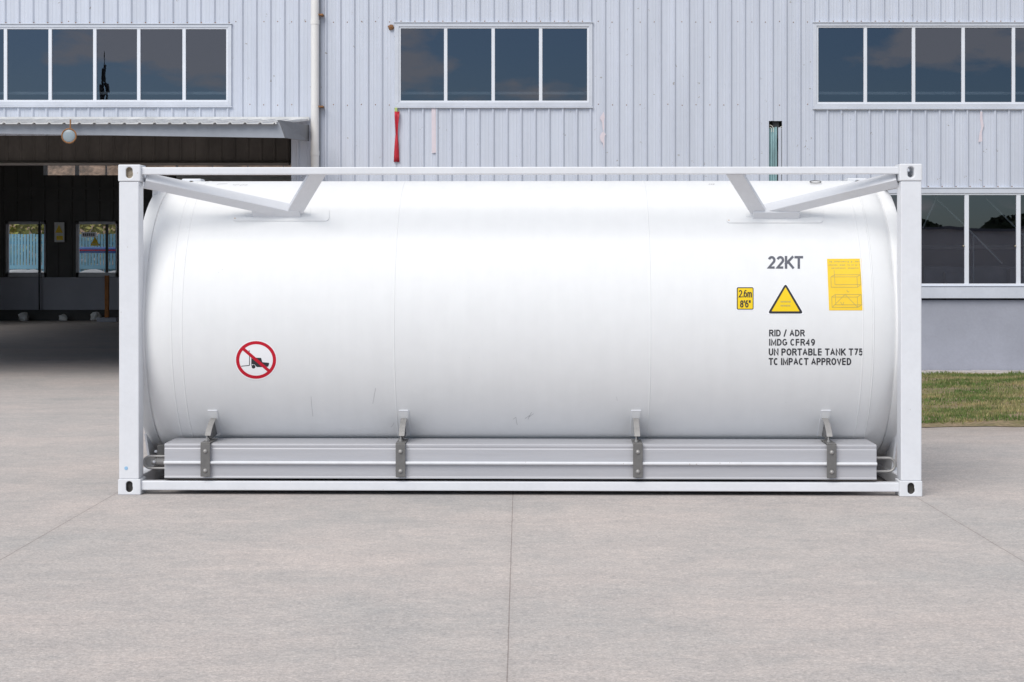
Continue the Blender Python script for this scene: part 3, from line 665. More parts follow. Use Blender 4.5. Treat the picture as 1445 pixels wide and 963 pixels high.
q = MB(); 
for (dx,dy) in ((-.3,-.3),(.3,-.3),(.3,.3),(-.3,.3)): q.bar((dx,dy,0),(dx*.3,dy*.3,14.4),.06,.06)
z = 0
while z < 14:
    s0 = .3*(1-.6*z/14.4); s1 = .3*(1-.6*(z+.6)/14.4)
    q.bar((-s0,-s0,z),(s1,-s1,z+.6),.04,.04); q.bar((s0,s0,z),(-s1,s1,z+.6),.04,.04); q.bar((s0,-s0,z),(s1,s1,z+.6),.04,.04); q.bar((-s0,s0,z),(-s1,-s1,z+.6),.04,.04); z += .6
q.build('lattice', M['black'], mt)
q = MB()
for (dx,z0,hh) in ((.3,11,1.6),(-.38,12.2,1.5),(.1,13.6,1.3),(.45,12.9,.8),(-.2,10.4,1.2)): q.box(dx*.55-.05,dx*.55+.05,-.2,.2,z0,z0+hh*.8)
q.tube([(0,0,14.3),(0,0,15.6)],.03,6); q.build('antenna', M['black'], mt)
# ------------------------------------------------------------------ the tank container
RZ = math.radians(-1.0)
TC = empty('tank_container', (-.012, 13.0, 0), RZ)
tag(TC, 'white tank container in an open steel frame standing on the concrete yard', 'tank container')
RI = Matrix.Rotation(-RZ, 4, 'Z'); TO = Vector((-.012,13.0,0))
co = RI @ (Vector((0,0,CH))-TO)
def ray(px, py): return RI.to_3x3() @ Vector(((px-VX)/F, 1, (VY-py)/F))
def LP(px, py, d): r = ray(px,py); t = (d-co.y)/r.y; return co+r*t
R0, ZC, YCN = 1.15, 1.274, 1.219
def TP(px, py, e=0.0):
    r = ray(px,py); R = R0+e; a = r.y**2+r.z**2; oy, oz = co.y-YCN, co.z-ZC; b = oy*r.y+oz*r.z; c = oy*oy+oz*oz-R*R
    t = (-b-math.sqrt(max(b*b-a*c,0)))/a; return co+r*t
def tsurf(x, z, e): return Vector((x, YCN-math.sqrt(max((R0+e)**2-(z-ZC)**2,0)), z))
HW = 3.029; HT = 2.497
# castings with an oval hole in the long side
def casting(x0, x1, y0, y1, z0, z1, hz, mode, side):
    o = MB(); cx, cz = (x0+x1)/2+.0, hz; a, b = .024, .041; n = 24
    rect = []; oval = []
    for k in range(n):
        t = 2*math.pi*k/n; ct, st_ = math.cos(t), math.sin(t)
        ex = a*ct; ez = (b-a)*(1 if st_ > 0 else -1 if st_ < 0 else 0)+a*st_
        oval.append((cx+ex, cz+ez))
        sx = 1e9
        if abs(ct) > 1e-6: sx = min(sx, ((x1-cx) if ct > 0 else (cx-x0))/abs(ct))
        if abs(st_) > 1e-6: sx = min(sx, ((z1-cz) if st_ > 0 else (cz-z0))/abs(st_))
        rect.append((cx+ct*sx, cz+st_*sx))
    # snap nearest samples to true corners
    for c_ in ((x0,z0),(x1,z0),(x1,z1),(x0,z1)):
        i = min(range(n), key=lambda i_: (rect[i_][0]-c_[0])**2+(rect[i_][1]-c_[1])**2); rect[i] = c_
    yf, yb = y0, y1; rec = .035
    def ringf(y, flip):
        base = len(o.v); o.v += [(x,y,z) for x,z in rect]+[(x,y,z) for x,z in oval]
        for k in range(n):
            k2 = (k+1)%n; f = (base+k, base+k2, base+n+k2, base+n+k); o.f.append(f); o.m.append(0)
        return base
    A = ringf(yf, 0); B = ringf(yb, 1)
    for k in range(n): k2 = (k+1)%n; o.f.append((A+k,A+k2,B+k2,B+k)); o.m.append(0)
    if mode == 'through':
        for k in range(n): k2 = (k+1)%n; o.f.append((A+n+k,A+n+k2,B+n+k2,B+n+k)); o.m.append(0)
    else:
        for base, yy in ((A, yf+rec), (B, yb-rec)):
            q_ = len(o.v); o.v += [(x,yy,z) for x,z in oval]
            for k in range(n): k2 = (k+1)%n; o.f.append((base+n+k,base+n+k2,q_+k2,q_+k)); o.m.append(1)
            o.f.append(tuple(q_+k for k in range(n))); o.m.append(1)
    ob = o.build('corner_casting', [M['casting'], M['brass'] if mode == 'brass' else M['casting_hole']], TC, bevel=.010, seg=3)
    return ob
cw, cd = .172, .178
for sx_ in (-1, 1):
    xa, xb = (-HW, -HW+cw) if sx_ < 0 else (HW-cw, HW)
    for (ya, yb) in ((0, cd), (2.438-cd, 2.438)):
        top = 'brass' if sx_ < 0 else 'through'
        casting(xa, xb, ya, yb, HT-.128, HT, HT-.062, top, sx_)
        casting(xa, xb, ya, yb, 0, .118, .062, 'dark', sx_)
        px0, px1 = (xa+.006, xb-.014) if sx_ < 0 else (xa+.012, xb-.004)
        p_ = MB(); yq = ya+.008 if ya == 0 else ya+.02
        p_.box(px0, px1, yq, yq+.150, .118, HT-.128); p_.build('corner_post', M['frame_white'], TC, bevel=.009, seg=3)
# rails
for (ya, yb) in ((.03, .09), (2.35, 2.41)):
    zt_, zb_ = (LP(700,235.8,.03).z, LP(700,246.3,.03).z) if ya < 1 else (2.44, 2.385)
    q = MB(); q.box(-HW+cw-.004, HW-cw+.004, ya, yb, zb_, zt_); q.build('top_rail', M['frame_white'], TC, bevel=.007)
    zt_, zb_ = LP(700,680,.03).z, LP(700,693,.03).z
    q = MB(); q.box(-HW+cw-.004, HW-cw+.004, ya-.005, yb+.01, zb_, zt_); q.build('bottom_rail', M['frame_white'], TC, bevel=.007)
for s_ in (-1,1):
    q = MB(); a_, b_ = sorted((s_*(HW-.02), s_*(HW-.12))); q.box(a_, b_, cd-.004, 2.438-cd+.004, 2.345, 2.45); q.build('top_end_rail', M['frame_white'], TC, bevel=.007)
    q = MB(); q.box(a_, b_, cd-.004, 2.438-cd+.004, .02, .12); q.build('bottom_end_rail', M['frame_white'], TC, bevel=.007)
    q = MB(); xs_ = s_*2.925
    q.prism([(xs_-.008,.62,.118),(xs_-.008,1.82,.118),(xs_-.008,2.0,.42),(xs_-.008,1.6,.235),(xs_-.008,1.219,.182),(xs_-.008,.84,.235),(xs_-.008,.44,.42)], (.016,0,0)); q.build('saddle_plate', M['frame_white'], TC)
    # end corner struts tying skirt to posts
    for (yy, zz, y2, z2) in ((2.3,.16,1.95,.52),(.14,2.2,.42,1.98),(2.3,2.2,2.02,1.98)):
        if yy > 1 : q = MB(); q.bar((s_*2.93,yy,zz),(s_*2.93,y2,z2),.07,.07,(1,0,0)); q.build('end_strut', M['frame_white'], TC, bevel=.006)
# gussets where rails meet castings
for (pxa, pxb, pya, pyb) in ((203,211,233.5,236.5),(1260,1267,233,236)):
    pass
# tank shell
prof = []
def seam(xc, h=.0022, wdt=.006): return [(xc-wdt,R0),(xc-wdt*.5,R0+h),(xc+wdt*.5,R0+h),(xc+wdt,R0)]
sx = [LP(241.5,450,.07).x, LP(256.5,450,.07).x, LP(556,450,.07).x, LP(918,450,.07).x, LP(1218,450,.07).x, LP(1233,450,.07).x]
half = [(-2.935,.0),(-2.92,.3),(-2.88,.62),(-2.80,.9),(-2.74,1.02),(-2.72,1.075),(-2.94,1.075),(-2.95,1.08),(-2.95,1.095),(-2.945,1.10),(-2.862,1.10),(-2.858,1.098),(-2.856,1.088),(-2.848,1.092),(-2.835,1.104),(-2.81,1.118),(-2.78,1.130),(-2.74,1.140),(-2.70,1.147),(-2.67,R0)]
prof = half[:]
for s_ in sx: prof += seam(s_)
prof += [(-x_,r_) for x_,r_ in reversed(half)]
# keep axial order outside the ends
NS = 192; vs = []; fs = []
for i,(x_,r_) in enumerate(prof):
    for k in range(NS):
        t = 2*math.pi*k/NS; vs.append((x_, YCN+r_*math.cos(t), ZC+r_*math.sin(t)))
for i in range(len(prof)-1):
    for k in range(NS): fs.append((i*NS+k, i*NS+(k+1)%NS, (i+1)*NS+(k+1)%NS, (i+1)*NS+k))
q = MB(); q.add(vs, fs); TK = q.build('tank', M['tank'], TC, smooth=True)
# decals on the shell --------------------------------------------------
def wrap(bm, name, mat, e, parent=TK, step=5, thick=0):
    ys_ = [v.co.z for v in bm.verts]; lo, hi = min(ys_), max(ys_); y = math.ceil(lo/step)*step
    while y < hi:
        bmesh.ops.bisect_plane(bm, geom=bm.verts[:]+bm.edges[:]+bm.faces[:], plane_co=(0,0,y), plane_no=(0,0,1), dist=1e-4); y += step
    for v in bm.verts: v.co = TP(v.co.x, v.co.z, e+v.co.y)
    bmesh.ops.recalc_face_normals(bm, faces=bm.faces)
    if bm.faces and sum((f.normal.y*f.calc_area() for f in bm.faces)) > 0: bmesh.ops.reverse_faces(bm, faces=bm.faces)
    me = bpy.data.meshes.new(name); bm.to_mesh(me); bm.free(); me.materials.append(mat)
    o = bpy.data.objects.new(name, me); COL.objects.link(o); o.parent = parent
    if thick: md = o.modifiers.new('s','SOLIDIFY'); md.thickness = thick; md.offset = -1
    return o
def polybm(polys):
    bm = bmesh.new()
    for p in polys:
        f = bm.faces.new([bm.verts.new((x,0,y)) for x,y in p])
    bmesh.ops.triangulate(bm, faces=bm.faces[:]); return bm
def rrect(x0,x1,y0,y1,r,n=5):
    pts = []
    for cx,cy,a0 in ((x1-r,y1-r,0),(x0+r,y1-r,90),(x0+r,y0+r,180),(x1-r,y0+r,270)):
        for k in range(n+1): a = math.radians(a0+90*k/n); pts.append((cx+r*math.cos(a), cy+r*math.sin(a)))
    return pts
def stroke(pts, w_):
    out = []
    for (x0,y0),(x1,y1) in zip(pts, pts[1:]):
        d = math.hypot(x1-x0,y1-y0) or 1; nx_, ny_ = -(y1-y0)/d*w_/2, (x1-x0)/d*w_/2
        out.append([(x0+nx_,y0+ny_),(x1+nx_,y1+ny_),(x1-nx_,y1-ny_),(x0-nx_,y0-ny_)])
    return out
def arc(cx, cy, rx, ry, a0, a1, n=10): return [(cx+rx*math.cos(math.radians(a0+(a1-a0)*k/n)), cy+ry*math.sin(math.radians(a0+(a1-a0)*k/n))) for k in range(n+1)]
GL = {
 '2': (.56, [arc(.5,.72,.46,.28,165,-35)+[(.02,0),(1,0)]]),
 'K': (.66, [[(0,0),(0,1)], [(0,.36),(.92,1)], [(.30,.56),(1,0)]]),
 'T': (.60, [[(0,1),(1,1)], [(.5,1),(.5,0)]]),
 'R': (.62, [[(0,0),(0,1),(.6,1)]+arc(.6,.76,.36,.24,90,-90)+[(0,.52)], [(.55,.50),(1,0)]]),
 'I': (.0, [[(.5,0),(.5,1)]]),
 'D': (.62, [[(0,0),(0,1),(.4,1)]+arc(.4,.5,.6,.5,90,-90,14)+[(0,0)]]),
 '/': (.34, [[(0,-.05),(1,1.05)]]),
 'A': (.68, [[(0,0),(.5,1),(1,0)], [(.2,.34),(.8,.34)]]),
 'M': (.74, [[(0,0),(0,1),(.5,.12),(1,1),(1,0)]]),
 'G': (.68, [arc(.5,.5,.5,.5,45,315,18)+[(.98,.2),(.98,.46),(.6,.46)]]),
 'C': (.64, [arc(.5,.5,.5,.5,48,312,18)]),
 'F': (.52, [[(0,0),(0,1),(1,1)], [(0,.52),(.86,.52)]]),
 'E': (.54, [[(1,0),(0,0),(0,1),(1,1)], [(0,.52),(.9,.52)]]),
 '4': (.58, [[(.76,0),(.76,1),(0,.27),(1,.27)]]),
 '9': (.54, [arc(.5,.68,.47,.32,-20,340,18), arc(.42,.62,.55,.62,8,-118,10)]),
 'U': (.60, [[(0,1),(0,.34)]+arc(.5,.34,.5,.34,180,360,12)+[(1,1)]]),
 'N': (.62, [[(0,0),(0,1),(1,0),(1,1)]]),
 'P': (.58, [[(0,0),(0,1),(.6,1)]+arc(.6,.74,.38,.26,90,-90)+[(0,.48)]]),
 'O': (.70, [arc(.5,.5,.5,.5,90,450,24)]),
 'B': (.60, [[(0,0),(0,1),(.6,1)]+arc(.6,.765,.34,.235,90,-90)+[(0,.53)], [(.5,.53),(.62,.53)]+arc(.62,.265,.38,.265,90,-90)+[(0,0)]]),
 'L': (.50, [[(0,1),(0,0),(1,0)]]),
 '7': (.54, [[(0,1),(1,1),(.34,0)]]),
 '5': (.54, [[(.92,1),(.16,1),(.06,.5)]+arc(.48,.33,.50,.33,130,-155,14)]),
 'V': (.66, [[(0,1),(.5,0),(1,1)]]),
 '6': (.54, [arc(.5,.32,.47,.32,160,520,18), arc(.58,.38,.55,.62,188,62,10)]),
 '8': (.54, [arc(.5,.75,.40,.25,90,450,16), arc(.5,.26,.48,.26,90,450,18)]),
 'm': (.72, [[(0,0),(0,.68)], [(0,.42)]+arc(.25,.46,.25,.22,180,0,8)+[(.5,0)], [(.5,.42)]+arc(.75,.46,.25,.22,180,0,8)+[(1,0)]]),
 '.': (.0, [[(.5,0),(.5,.10)]]), "'": (.0, [[(.5,.78),(.5,1)]]), '"': (.16, [[(0,.78),(0,1)],[(1,.78),(1,1)]]),
}
def ribbon(pts, w_):
    n = len(pts); closed = math.hypot(pts[0][0]-pts[-1][0], pts[0][1]-pts[-1][1]) < 1e-6
    L_, R_ = [], []
    for i in range(n):
        if closed: a, b, c = pts[i-1 if i > 0 else n-2], pts[i], pts[i+1 if i < n-1 else 1]
        else: a, b, c = pts[max(i-1,0)], pts[i], pts[min(i+1,n-1)]
        d1 = (b[0]-a[0], b[1]-a[1]); d2 = (c[0]-b[0], c[1]-b[1])
        if math.hypot(*d1) < 1e-9: d1 = d2
        if math.hypot(*d2) < 1e-9: d2 = d1
        l1, l2 = math.hypot(*d1), math.hypot(*d2); n1 = (-d1[1]/l1, d1[0]/l1); n2 = (-d2[1]/l2, d2[0]/l2)
        m_ = (n1[0]+n2[0], n1[1]+n2[1]); lm = math.hypot(*m_)
        if lm < .2: m_ = n1; sc_ = 1
        else: m_ = (m_[0]/lm, m_[1]/lm); sc_ = min(1/max(m_[0]*n1[0]+m_[1]*n1[1],.2), 2.0)
        L_.append((b[0]+m_[0]*w_/2*sc_, b[1]+m_[1]*w_/2*sc_)); R_.append((b[0]-m_[0]*w_/2*sc_, b[1]-m_[1]*w_/2*sc_))
    return [[L_[i],L_[i+1],R_[i+1],R_[i]] for i in range(n-1)]
def textbm(body, x0, x1, y0, y1, sw=.13, gap=.17):
    H = y1-y0; w_ = sw*H; adv = 0; items = []
    for ch in body:
        if ch == ' ': adv += .42; continue
        gw = GL[ch][0]+sw; items.append((ch, adv, gw)); adv += gw+gap-.02
    tot = items[-1][1]+items[-1][2]; kx = (x1-x0)/(tot*H)
    bm = bmesh.new(); lay = 0
    for ch, a, gw in items:
        for st_ in GL[ch][1]:
            lay = (lay+1) % 4
            pts = [(x0+(a+sw/2+(gw-sw)*px_)*H*kx, y1-w_/2-(H-w_)*py_) for px_, py_ in st_]
            if ch in 'IT1' and 0: pass
            if len(pts) == 2:     # butt ends out by half a stroke at the glyph box edge
                (ax_,ay_),(bx_,by_) = pts; d = math.hypot(bx_-ax_,by_-ay_); ux, uy = (bx_-ax_)/d*w_/2, (by_-ay_)/d*w_/2
                pts = [(ax_-ux,ay_-uy),(bx_+ux,by_+uy)]
            else:
                if math.hypot(pts[0][0]-pts[-1][0], pts[0][1]-pts[-1][1]) > 1e-6:
                    for e0, e1 in ((0,1),(-1,-2)):
                        d = math.hypot(pts[e0][0]-pts[e1][0], pts[e0][1]-pts[e1][1])
                        if abs(pts[e0][0]-pts[e1][0]) < 1e-6: pts[e0] = (pts[e0][0], pts[e0][1]+(pts[e0][1]-pts[e1][1])/d*w_/2)
            for qd in ribbon(pts, w_):
                try: bm.faces.new([bm.verts.new((x_,lay*.00012,y_)) for x_,y_ in qd])
                except ValueError: pass
    bmesh.ops.triangulate(bm, faces=bm.faces[:]); return bm
wrap(textbm('22KT', 1083.5,1133,361.5,379.5, .19, .10), 'lettering', M['ink_grey'], .0012)
for tx, a, b, c, d in (('RID / ADR',1085.5,1135.5,465.5,475),('IMDG CFR49',1085.5,1150,478.5,488),('UN PORTABLE TANK T75',1085,1217.5,492,502),('TC IMPACT APPROVED',1085,1201,505.5,515.5)):
    wrap(textbm(tx, a, b, c, d, .185, .19), 'lettering', M['black'], .0012)
# height sign
hs = wrap(polybm([rrect(1038.6,1064.4,404.6,438.2,2)]), 'height_sign', M['white_film'], .0010)
wrap(polybm([rrect(1039.6,1063.4,405.6,437.2,2)]), 'sign_border', M['black'], .0018, hs); wrap(polybm([rrect(1041,1062.2,407,436,1)]), 'sign_field', M['yellow'], .0026, hs)
wrap(textbm('2.6m', 1042.5,1060.8,409.5,420, .14, .12), 'lettering', M['black'], .0034, hs); wrap(textbm("8'6\"", 1044.5,1059,424,434.3, .16, .14), 'lettering', M['black'], .0034, hs)
def rtri(cx, top, bot, hw, r):
    import itertools
    P = [Vector((cx,top)), Vector((cx+hw,bot)), Vector((cx-hw,bot))]; out = []
    for i in range(3):
        p, a, b = P[i], P[i-1], P[(i+1)%3]; da, db = (a-p).normalized(), (b-p).normalized()
        for k in range(6):
            t = k/5; out.append(tuple((p+da*r)*(1-t)**2+p*2*t*(1-t)+(p+db*r)*t*t))
    return out
wt = wrap(polybm([rtri(1108.5,398.5,444,27.5,5)]), 'warning_triangle', M['white_film'], .0010)
wrap(polybm([rtri(1108.5,400,442.8,25.3,5)]), 'sign_border', M['black'], .0018, wt); wrap(polybm([rtri(1108.5,405.5,439.6,19.8,1)]), 'sign_field', M['yellow'], .0026, wt)
for y_ in (426, 431.6):
    ps = []; x_ = 1101.5
    while x_ < 1114: l_ = .8+1.6*rnd(); ps += [[(x_,y_-1.1),(x_+l_,y_-1.1),(x_+l_,y_+1.1),(x_,y_+1.1)]]; x_ += l_+.5
    wrap(polybm(ps), 'small_print', M['ink_faint'], .0034, wt)
# yellow sheet
ye = wrap(polybm([[(1167,365.5),(1215.3,365.2),(1219,438.3),(1170,438.3)]]), 'instruction_sheet', M['yellow2'], .0014)
def shp(u, v): return (1167+3*v+(48.3+.7*v)*u, 365.4+73*v)
ps = []
for v0, u0, u1 in ((.045,.06,.94),(.11,.04,.96),(.17,.12,.90)):
    u = u0
    while u < u1:
        l_ = .012+.03*rnd(); h_ = .018*(.5+.5*rnd())
        if rnd() > .15: ps.append([shp(u,v0),shp(u+l_,v0),shp(u+l_,v0+h_*1.6),shp(u,v0+h_*1.6)])
        u += l_+.012
wrap(polybm(ps), 'small_print', M['ink_faint'], .0022, ye)
ps = []
def ln(*pts): ps.extend(stroke([shp(*p) for p in pts], .75))
ln((.09,.35),(.09,.55),(.85,.55),(.85,.35),(.09,.35)); ln((.20,.31),(.20,.50),(.95,.50),(.95,.31),(.20,.31)); ln((.09,.35),(.20,.31)); ln((.85,.35),(.95,.31)); ln((.85,.55),(.95,.50)); ln((.20,.31),(.19,.22)); ln((.95,.31),(.95,.26))
ln((.09,.74),(.09,.94),(.83,.94),(.83,.74),(.09,.74)); ln((.20,.69),(.20,.89),(.95,.89),(.95,.69),(.20,.69)); ln((.09,.74),(.20,.69)); ln((.83,.74),(.95,.69)); ln((.83,.94),(.95,.89)); ln((.09,.94),(.48,.69),(.83,.94)); ln((.54,.60),(.55,.64),(.60,.64)); ln((.34,.84),(.40,.90),(.43,.84))
wrap(polybm(ps), 'line_drawing', M['ink_faint'], .0022, ye)
# no forklift sign
def circ(cx, cy, rx, ry, n=48): return [(cx+rx*math.cos(2*math.pi*k/n), cy+ry*math.sin(2*math.pi*k/n)) for k in range(n)]
nf = wrap(polybm([circ(361.3,508.2,30,28.4)]), 'prohibition_sign', M['white_film'], .0010)
o_, i_ = circ(361.3,508.2,28.3,26.6), circ(361.3,508.2,23.7,22.2)
ps = [[o_[k],o_[(k+1)%48],i_[(k+1)%48],i_[k]] for k in range(48)]
wrap(polybm(ps), 'red_ring', M['red'], .0020, nf)
fk = [[(355.3,507.5),(361,506),(367.5,506.3),(369,511.5),(377,512.3),(377.6,513.5),(376.3,517),(368,517.6),(362,517.5),(359.5,514.5),(355.3,513.8)], circ(358,517,2.4,2.4,14), circ(373,518,1.8,1.6,14)]
fk += stroke([(352.5,497),(353,504),(353,515.5),(342.5,516.5)], .9)+stroke([(355.5,504),(355.5,516)], .7)
fk = [[(360+(x_-360)*1.13, 512.5+(y_-512.5)*1.15) for x_,y_ in p_] for p_ in fk]
wrap(polybm(fk), 'forklift_symbol', M['black'], .0016, nf)
wrap(polybm(stroke([(343.0,492.3),(379.9,524.0)], 4.3)), 'red_bar', M['red'], .0024, nf)
# scuffs
ps = []
for pts in ([(439,560),(439.5,570),(441.5,588)],[(724,592),(728,589),(729,596),(730,600)],[(741,591),(748,586),(746,589),(753,584)],[(745,592),(750,582)],[(552,603),(555,599),(556,597)],[(530,548),(526,570)],[(389,514),(390,515)],[(870,560),(871,566)]): ps += stroke(pts, .65)
wrap(polybm(ps), 'scuff_mark', M['scuff'], .0008)
# marks and small fittings on the crown of the tank
ps = []
for k in range(9): x_ = 329+2.3*k; ps += stroke([(x_,262.2-rnd()*2),(x_+1.8,260+rnd()*1.6)], .8)
ps += stroke([(306,261.5),(308,259.8),(321,259.4)], .5)
for x_ in (1000,1003,1006): ps += stroke([(x_,260.6),(x_+2.2,259.6)], 1.2)
wrap(polybm(ps), 'stencil_mark', M['scuff'], .0012, step=1.5)
hd_ = MB(); c_ = TP(1150.5,259.5)
ring = [(c_.x+.045*math.cos(t)*1.0, c_.y-.01+.02*math.sin(t), c_.z+.014+.010*math.sin(t)) for t in [2*math.pi*k/20 for k in range(21)]]
hd_.tube(ring, .004, 6); hd_.build('lifting_ring', M['steel'], TK, smooth=True)
# doubler pads
for (a, b, c, d, i_) in ((327.5,464.5,292.5,311.8,(345,438,291,305)),(1025,1161.5,293.5,314.5,(1052,1143,293,306))):
    p_ = wrap(polybm([rrect(a,b,c,d,5)]), 'doubler_plate', M['tank'], .007, step=2, thick=.007)
    wrap(polybm([rrect(i_[0],i_[1],i_[2],i_[3],3)]), 'inner_plate', M['tank'], .011, p_, step=2, thick=.004)
sp = []
sp += [circ(331.5,308.2,1.3,.9,10), circ(1028.5,311,1.3,.8,10)]
wrap(polybm(sp), 'rust_spot', pmat('faint_rust',(.62,.50,.40),.6), .008)
# top braces
nrm = Vector((0,-.74,.67))
for (c0, foot, sA, sB, corner) in (((205,254.5), (411,299.0), (357,299), (424,299), -1), ((1266,253.5), (1076,300), (1128,301), (1062,301), 1)):
    a = LP(c0[0],c0[1],.11); b = LP(foot[0],foot[1],.445)
    q = MB(); q.bar(a, b, .088, .088, nrm); q.build('diagonal_brace', M['frame_white'], TC, bevel=.006)
    # foot block sitting on the doubler
    p0, p1 = TP(sA[0],sA[1],.035), TP(sB[0],sB[1],.035)
    q = MB(); q.bar(p0, p1, .070, .075, (p0-Vector((p0.x,YCN,ZC))).normalized()); q.build('brace_foot', M['frame_white'], TC, bevel=.004)
for quad in (((436.5,246.5),(460.5,246.5),(427,302),(403,302)), ((1024,246.5),(1048.5,246.5),(1083,303),(1059.5,303))):
    t0, t1 = [LP(x_,y_,.045) for x_,y_ in quad[:2]]; b1, b0 = [TP(x_,y_,.035) for x_,y_ in quad[2:]]
    n_ = (t1-t0).cross(b0-t0).normalized()
    if n_.y < 0: n_ = -n_
    q = MB(); q.prism([t0,t1,b1,b0], n_*.05); q.build('short_brace', M['frame_white'], TC, bevel=.005)
c_ = LP(219.5,270,.86); q = MB(); q.box(c_.x-.02, c_.x+.03, .83, .93, c_.z-.05, c_.z+.035); q.build('stacking_lug', M['frame_white'], TC, bevel=.006)
# side box
BX0, BX1 = LP(232,650,.035).x, LP(1237,650,.035).x
z_ = lambda py: LP(734,py,.035).z
bp_ = [(.45,z_(627)),(.047,z_(627)),(.035,z_(628.2)),(.035,z_(631)),(.038,z_(632)),(.038,z_(633.6)),(.035,z_(634.6)),(.037,z_(673.2)),(.030,z_(674)),(.030,z_(676)),(.45,z_(676))]
q = MB(); q.profx(bp_, BX0, BX1); SB = q.build('side_channel', M['alu'], TC, bevel=.0015, seg=1)
ztop = z_(627)
q = MB(); zb_ = z_(653.6); q.profx([(.012,zb_-.011),(.006,zb_-.006),(.0045,zb_),(.006,zb_+.006),(.012,zb_+.011),(.034,zb_+.011),(.034,zb_-.011)], BX0+.001, BX1-.001); q.build('highlight_bead', M['casting'], SB)  # raised strip, painted paler than the channel to carry a bright highlight
def clamp(cx):
    xx = LP(cx,650,.02).x
    q = MB(); hw = .0365
    q.box(xx-hw, xx+hw, -.004, .0035, z_(673), ztop+.004); q.box(xx-hw, xx+hw, -.004, .30, ztop+.004, ztop+.012)
    c = q.build('clamp_strap', M['steel'], TC, bevel=.003)
    for py in (637, 664.5):
        b_ = MB(); b_.dome((xx, -.004, z_(py)), (0,-1,0), .0165, .016, 16); b_.build('bolt', M['steel_light'], c, smooth=True)
    tpz = TP(cx,590).z
    s1 = tsurf(xx, tpz, 0)
    low = ztop+.055
    g_ = MB(); yb_ = tsurf(xx, ztop+.03, 0).y
    arc = [tuple(tsurf(xx+.02-(.012), tpz-(tpz-ztop-.03)*k/5, .002)) for k in range(6)]
    poly = [(xx+.014, .085, low)]+[(xx+.014, a[1], a[2]) for a in arc]+[(xx+.014,.20,ztop+.014)]
    sgn = 1 if cx < VX else -1
    g_.prism([(xx-.005 if True else 0, p[1], p[2]) for p in poly], (.010,0,0)); gu = g_.build('gusset', M['steel'], TC)
    f_ = MB(); top = Vector((xx, s1.y-.002, s1.z)); bot = Vector((xx,.085,low))
    cv = [top.lerp(bot, k/6)+Vector((0,-.022*math.sin(math.pi*k/6),.012*math.sin(math.pi*k/6))) for k in range(7)]
    rws = []
    for p in cv: rws += [(xx-.022,p.y,p.z),(xx+.022,p.y,p.z),(xx+.022,p.y+.012,p.z-.002),(xx-.022,p.y+.012,p.z-.002)]
    f_.add(rws, [(i*4+a,i*4+(a+1)%4,i*4+4+(a+1)%4,i*4+4+a) for i in range(6) for a in range(4)]+[(3,2,1,0),(24,25,26,27)]); f_.build('flange', M['steel_light'], gu, bevel=.002)
    n_ = MB(); n_.tube([(xx-.008,.10,ztop+.012),(xx-.008,.10,low-.004)], .006, 8); n_.tube([(xx-.008,.10,ztop+.012),(xx-.008,.10,ztop+.026)], .013, 6); n_.build('bolt', M['steel_light'], gu)
    pd = MB(); zt2, zb2 = TP(cx,579.5).z, ztop+.02; rows = []
    for e in (.001, .007):
        for k in range(9):
            zz = zt2+(zb2-zt2)*k/8
            for xq in (xx-.036, xx+.036): rows.append(tuple(tsurf(xq, zz, e)))
    fs = []
    for k in range(8):
        i = 18+k*2; fs.append((i,i+1,i+3,i+2)); fs.append((k*2,k*2+2,i+2,i)); fs.append((k*2+1,k*2+3,i+3,i+1))
    fs.append((0,1,19,18)); pd.add(rows, fs); pd.build('wear_pad', M['tank'], TC)
    wb = MB(); zt3 = zt2; wb.tube([tuple(tsurf(xx-.036,zt3,.004)), tuple(tsurf(xx+.036,zt3,.004))], .005, 6)
    wb.tube([tuple(tsurf(xx+sgn*.036,zt3-(zt3-ztop)*k/8,.004)) for k in range(8)], .0035, 6)
    wb.build('weld_bead', M['frame_white'], TC, smooth=True)
for cx in (290.5, 565.5, 900, 1173): clamp(cx)
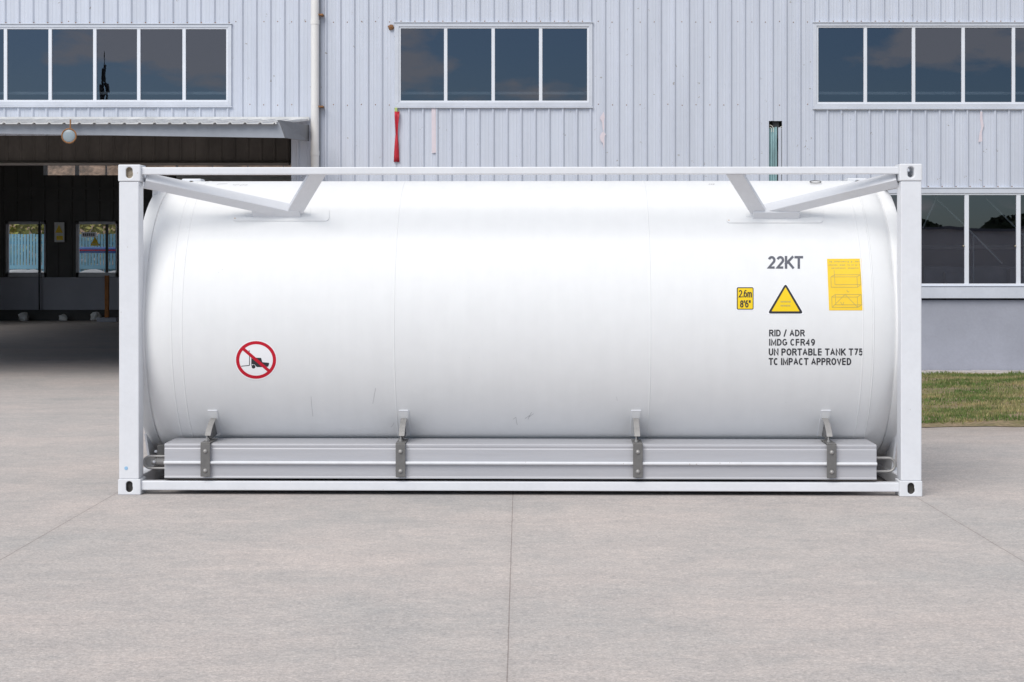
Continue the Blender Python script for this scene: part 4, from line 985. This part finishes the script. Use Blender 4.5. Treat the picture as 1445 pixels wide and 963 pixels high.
# hose loops at both ends of the channel
def loop(px0, pxe, y0, y1, d, r_):
    a, b = LP(px0,y0,d), LP(px0,y1,d); s_ = 1 if pxe > px0 else -1; rad = (a.z-b.z)/2; e = LP(pxe,(y0+y1)/2,d).x-s_*rad
    pts = [a-Vector((s_*.05,0,0)), a]
    for k in range(13): t = math.pi/2-math.pi*k/12; pts.append(Vector((e+s_*rad*math.cos(t), d, (a.z+b.z)/2+rad*math.sin(t))))
    pts += [b, b-Vector((s_*.05,0,0))]; return pts
q = MB(); q.tube(loop(1237,1263,646.5,665.5,.18,.01), .0105, 12); q.build('pipe_loop', M['steel_light'], TC, smooth=True)
q = MB(); q.tube(loop(232,203.5,644,661,.18,.01), .009, 12); q.build('pipe_loop', M['steel_light'], TC, smooth=True)
q = MB(); c_ = LP(211,652,.24); q.tube([c_-Vector((0,.02,0)), c_+Vector((0,.02,0))], .05, 20); q.tube([c_+Vector((.02,0,0)), c_+Vector((.16,0,.0))], .028, 14); q.build('valve', M['steel_light'], TC, smooth=True)
q = MB(); q.dome(LP(217.5,652,.20), (0,-1,.2), .012, .014, 12); q.dome(LP(220,637.5,.3), (0,-1,.2), .012, .014, 12); q.build('valve_knob', M['frame_white'], TC, smooth=True)
q = MB(); a = LP(222,628,.5); q.box(a.x, a.x+.14, .5, .6, a.z-.13, a.z); q.build('earth_bracket', M['steel'], TC, bevel=.004)
q = MB(); q.dome(LP(178,661,.006), (0,-1,0), .014, .001, 14); q.build('sticker_dot', M['blue_dot'], TC)
# dark plate closes the gap below the shell
q = MB(); q.box(BX0+.3, BX1-.3, .46, 1.9, .10, .118); q.build('under_plate', M['casting_hole'], TC)

# ------------------------------------------------------------------ one mesh per separate piece
def split_loose(o):
    me = o.data; bm = bmesh.new(); bm.from_mesh(me); bm.verts.ensure_lookup_table(); seen = set(); isl = []
    for v in bm.verts:
        if v.index in seen: continue
        st = [v]; cur = set()
        while st:
            u = st.pop()
            if u.index in cur: continue
            cur.add(u.index); st += [e.other_vert(u) for e in u.link_edges if e.other_vert(u).index not in cur]
        seen |= cur; isl.append(cur)
    if len(isl) < 2: bm.free(); return
    bm.free()
    for k, cur in enumerate(isl):
        b2 = bmesh.new(); b2.from_mesh(me); b2.verts.ensure_lookup_table()
        bmesh.ops.delete(b2, geom=[v for v in b2.verts if v.index not in cur], context='VERTS')
        m2 = bpy.data.meshes.new(o.name); b2.to_mesh(m2); b2.free()
        for mm in me.materials: m2.materials.append(mm)
        if k == 0: first = m2
        else:
            c = o.copy(); c.data = m2; COL.objects.link(c)
    o.data = first
for o in list(bpy.data.objects):
    if o.type == 'MESH' and o.name.split('.')[0] in ('plinth','side_wall','inner_rail','inner_brace','machine_cover','rust_spot','old_sheet','curled_edge','rafter','bracket','hall_lining','valve_knob','scuff_mark','stencil_mark','window_row','clerestory_window'): split_loose(o)
for o in bpy.data.objects:
    if o.name.startswith('screw_row'): o['kind'] = 'stuff'
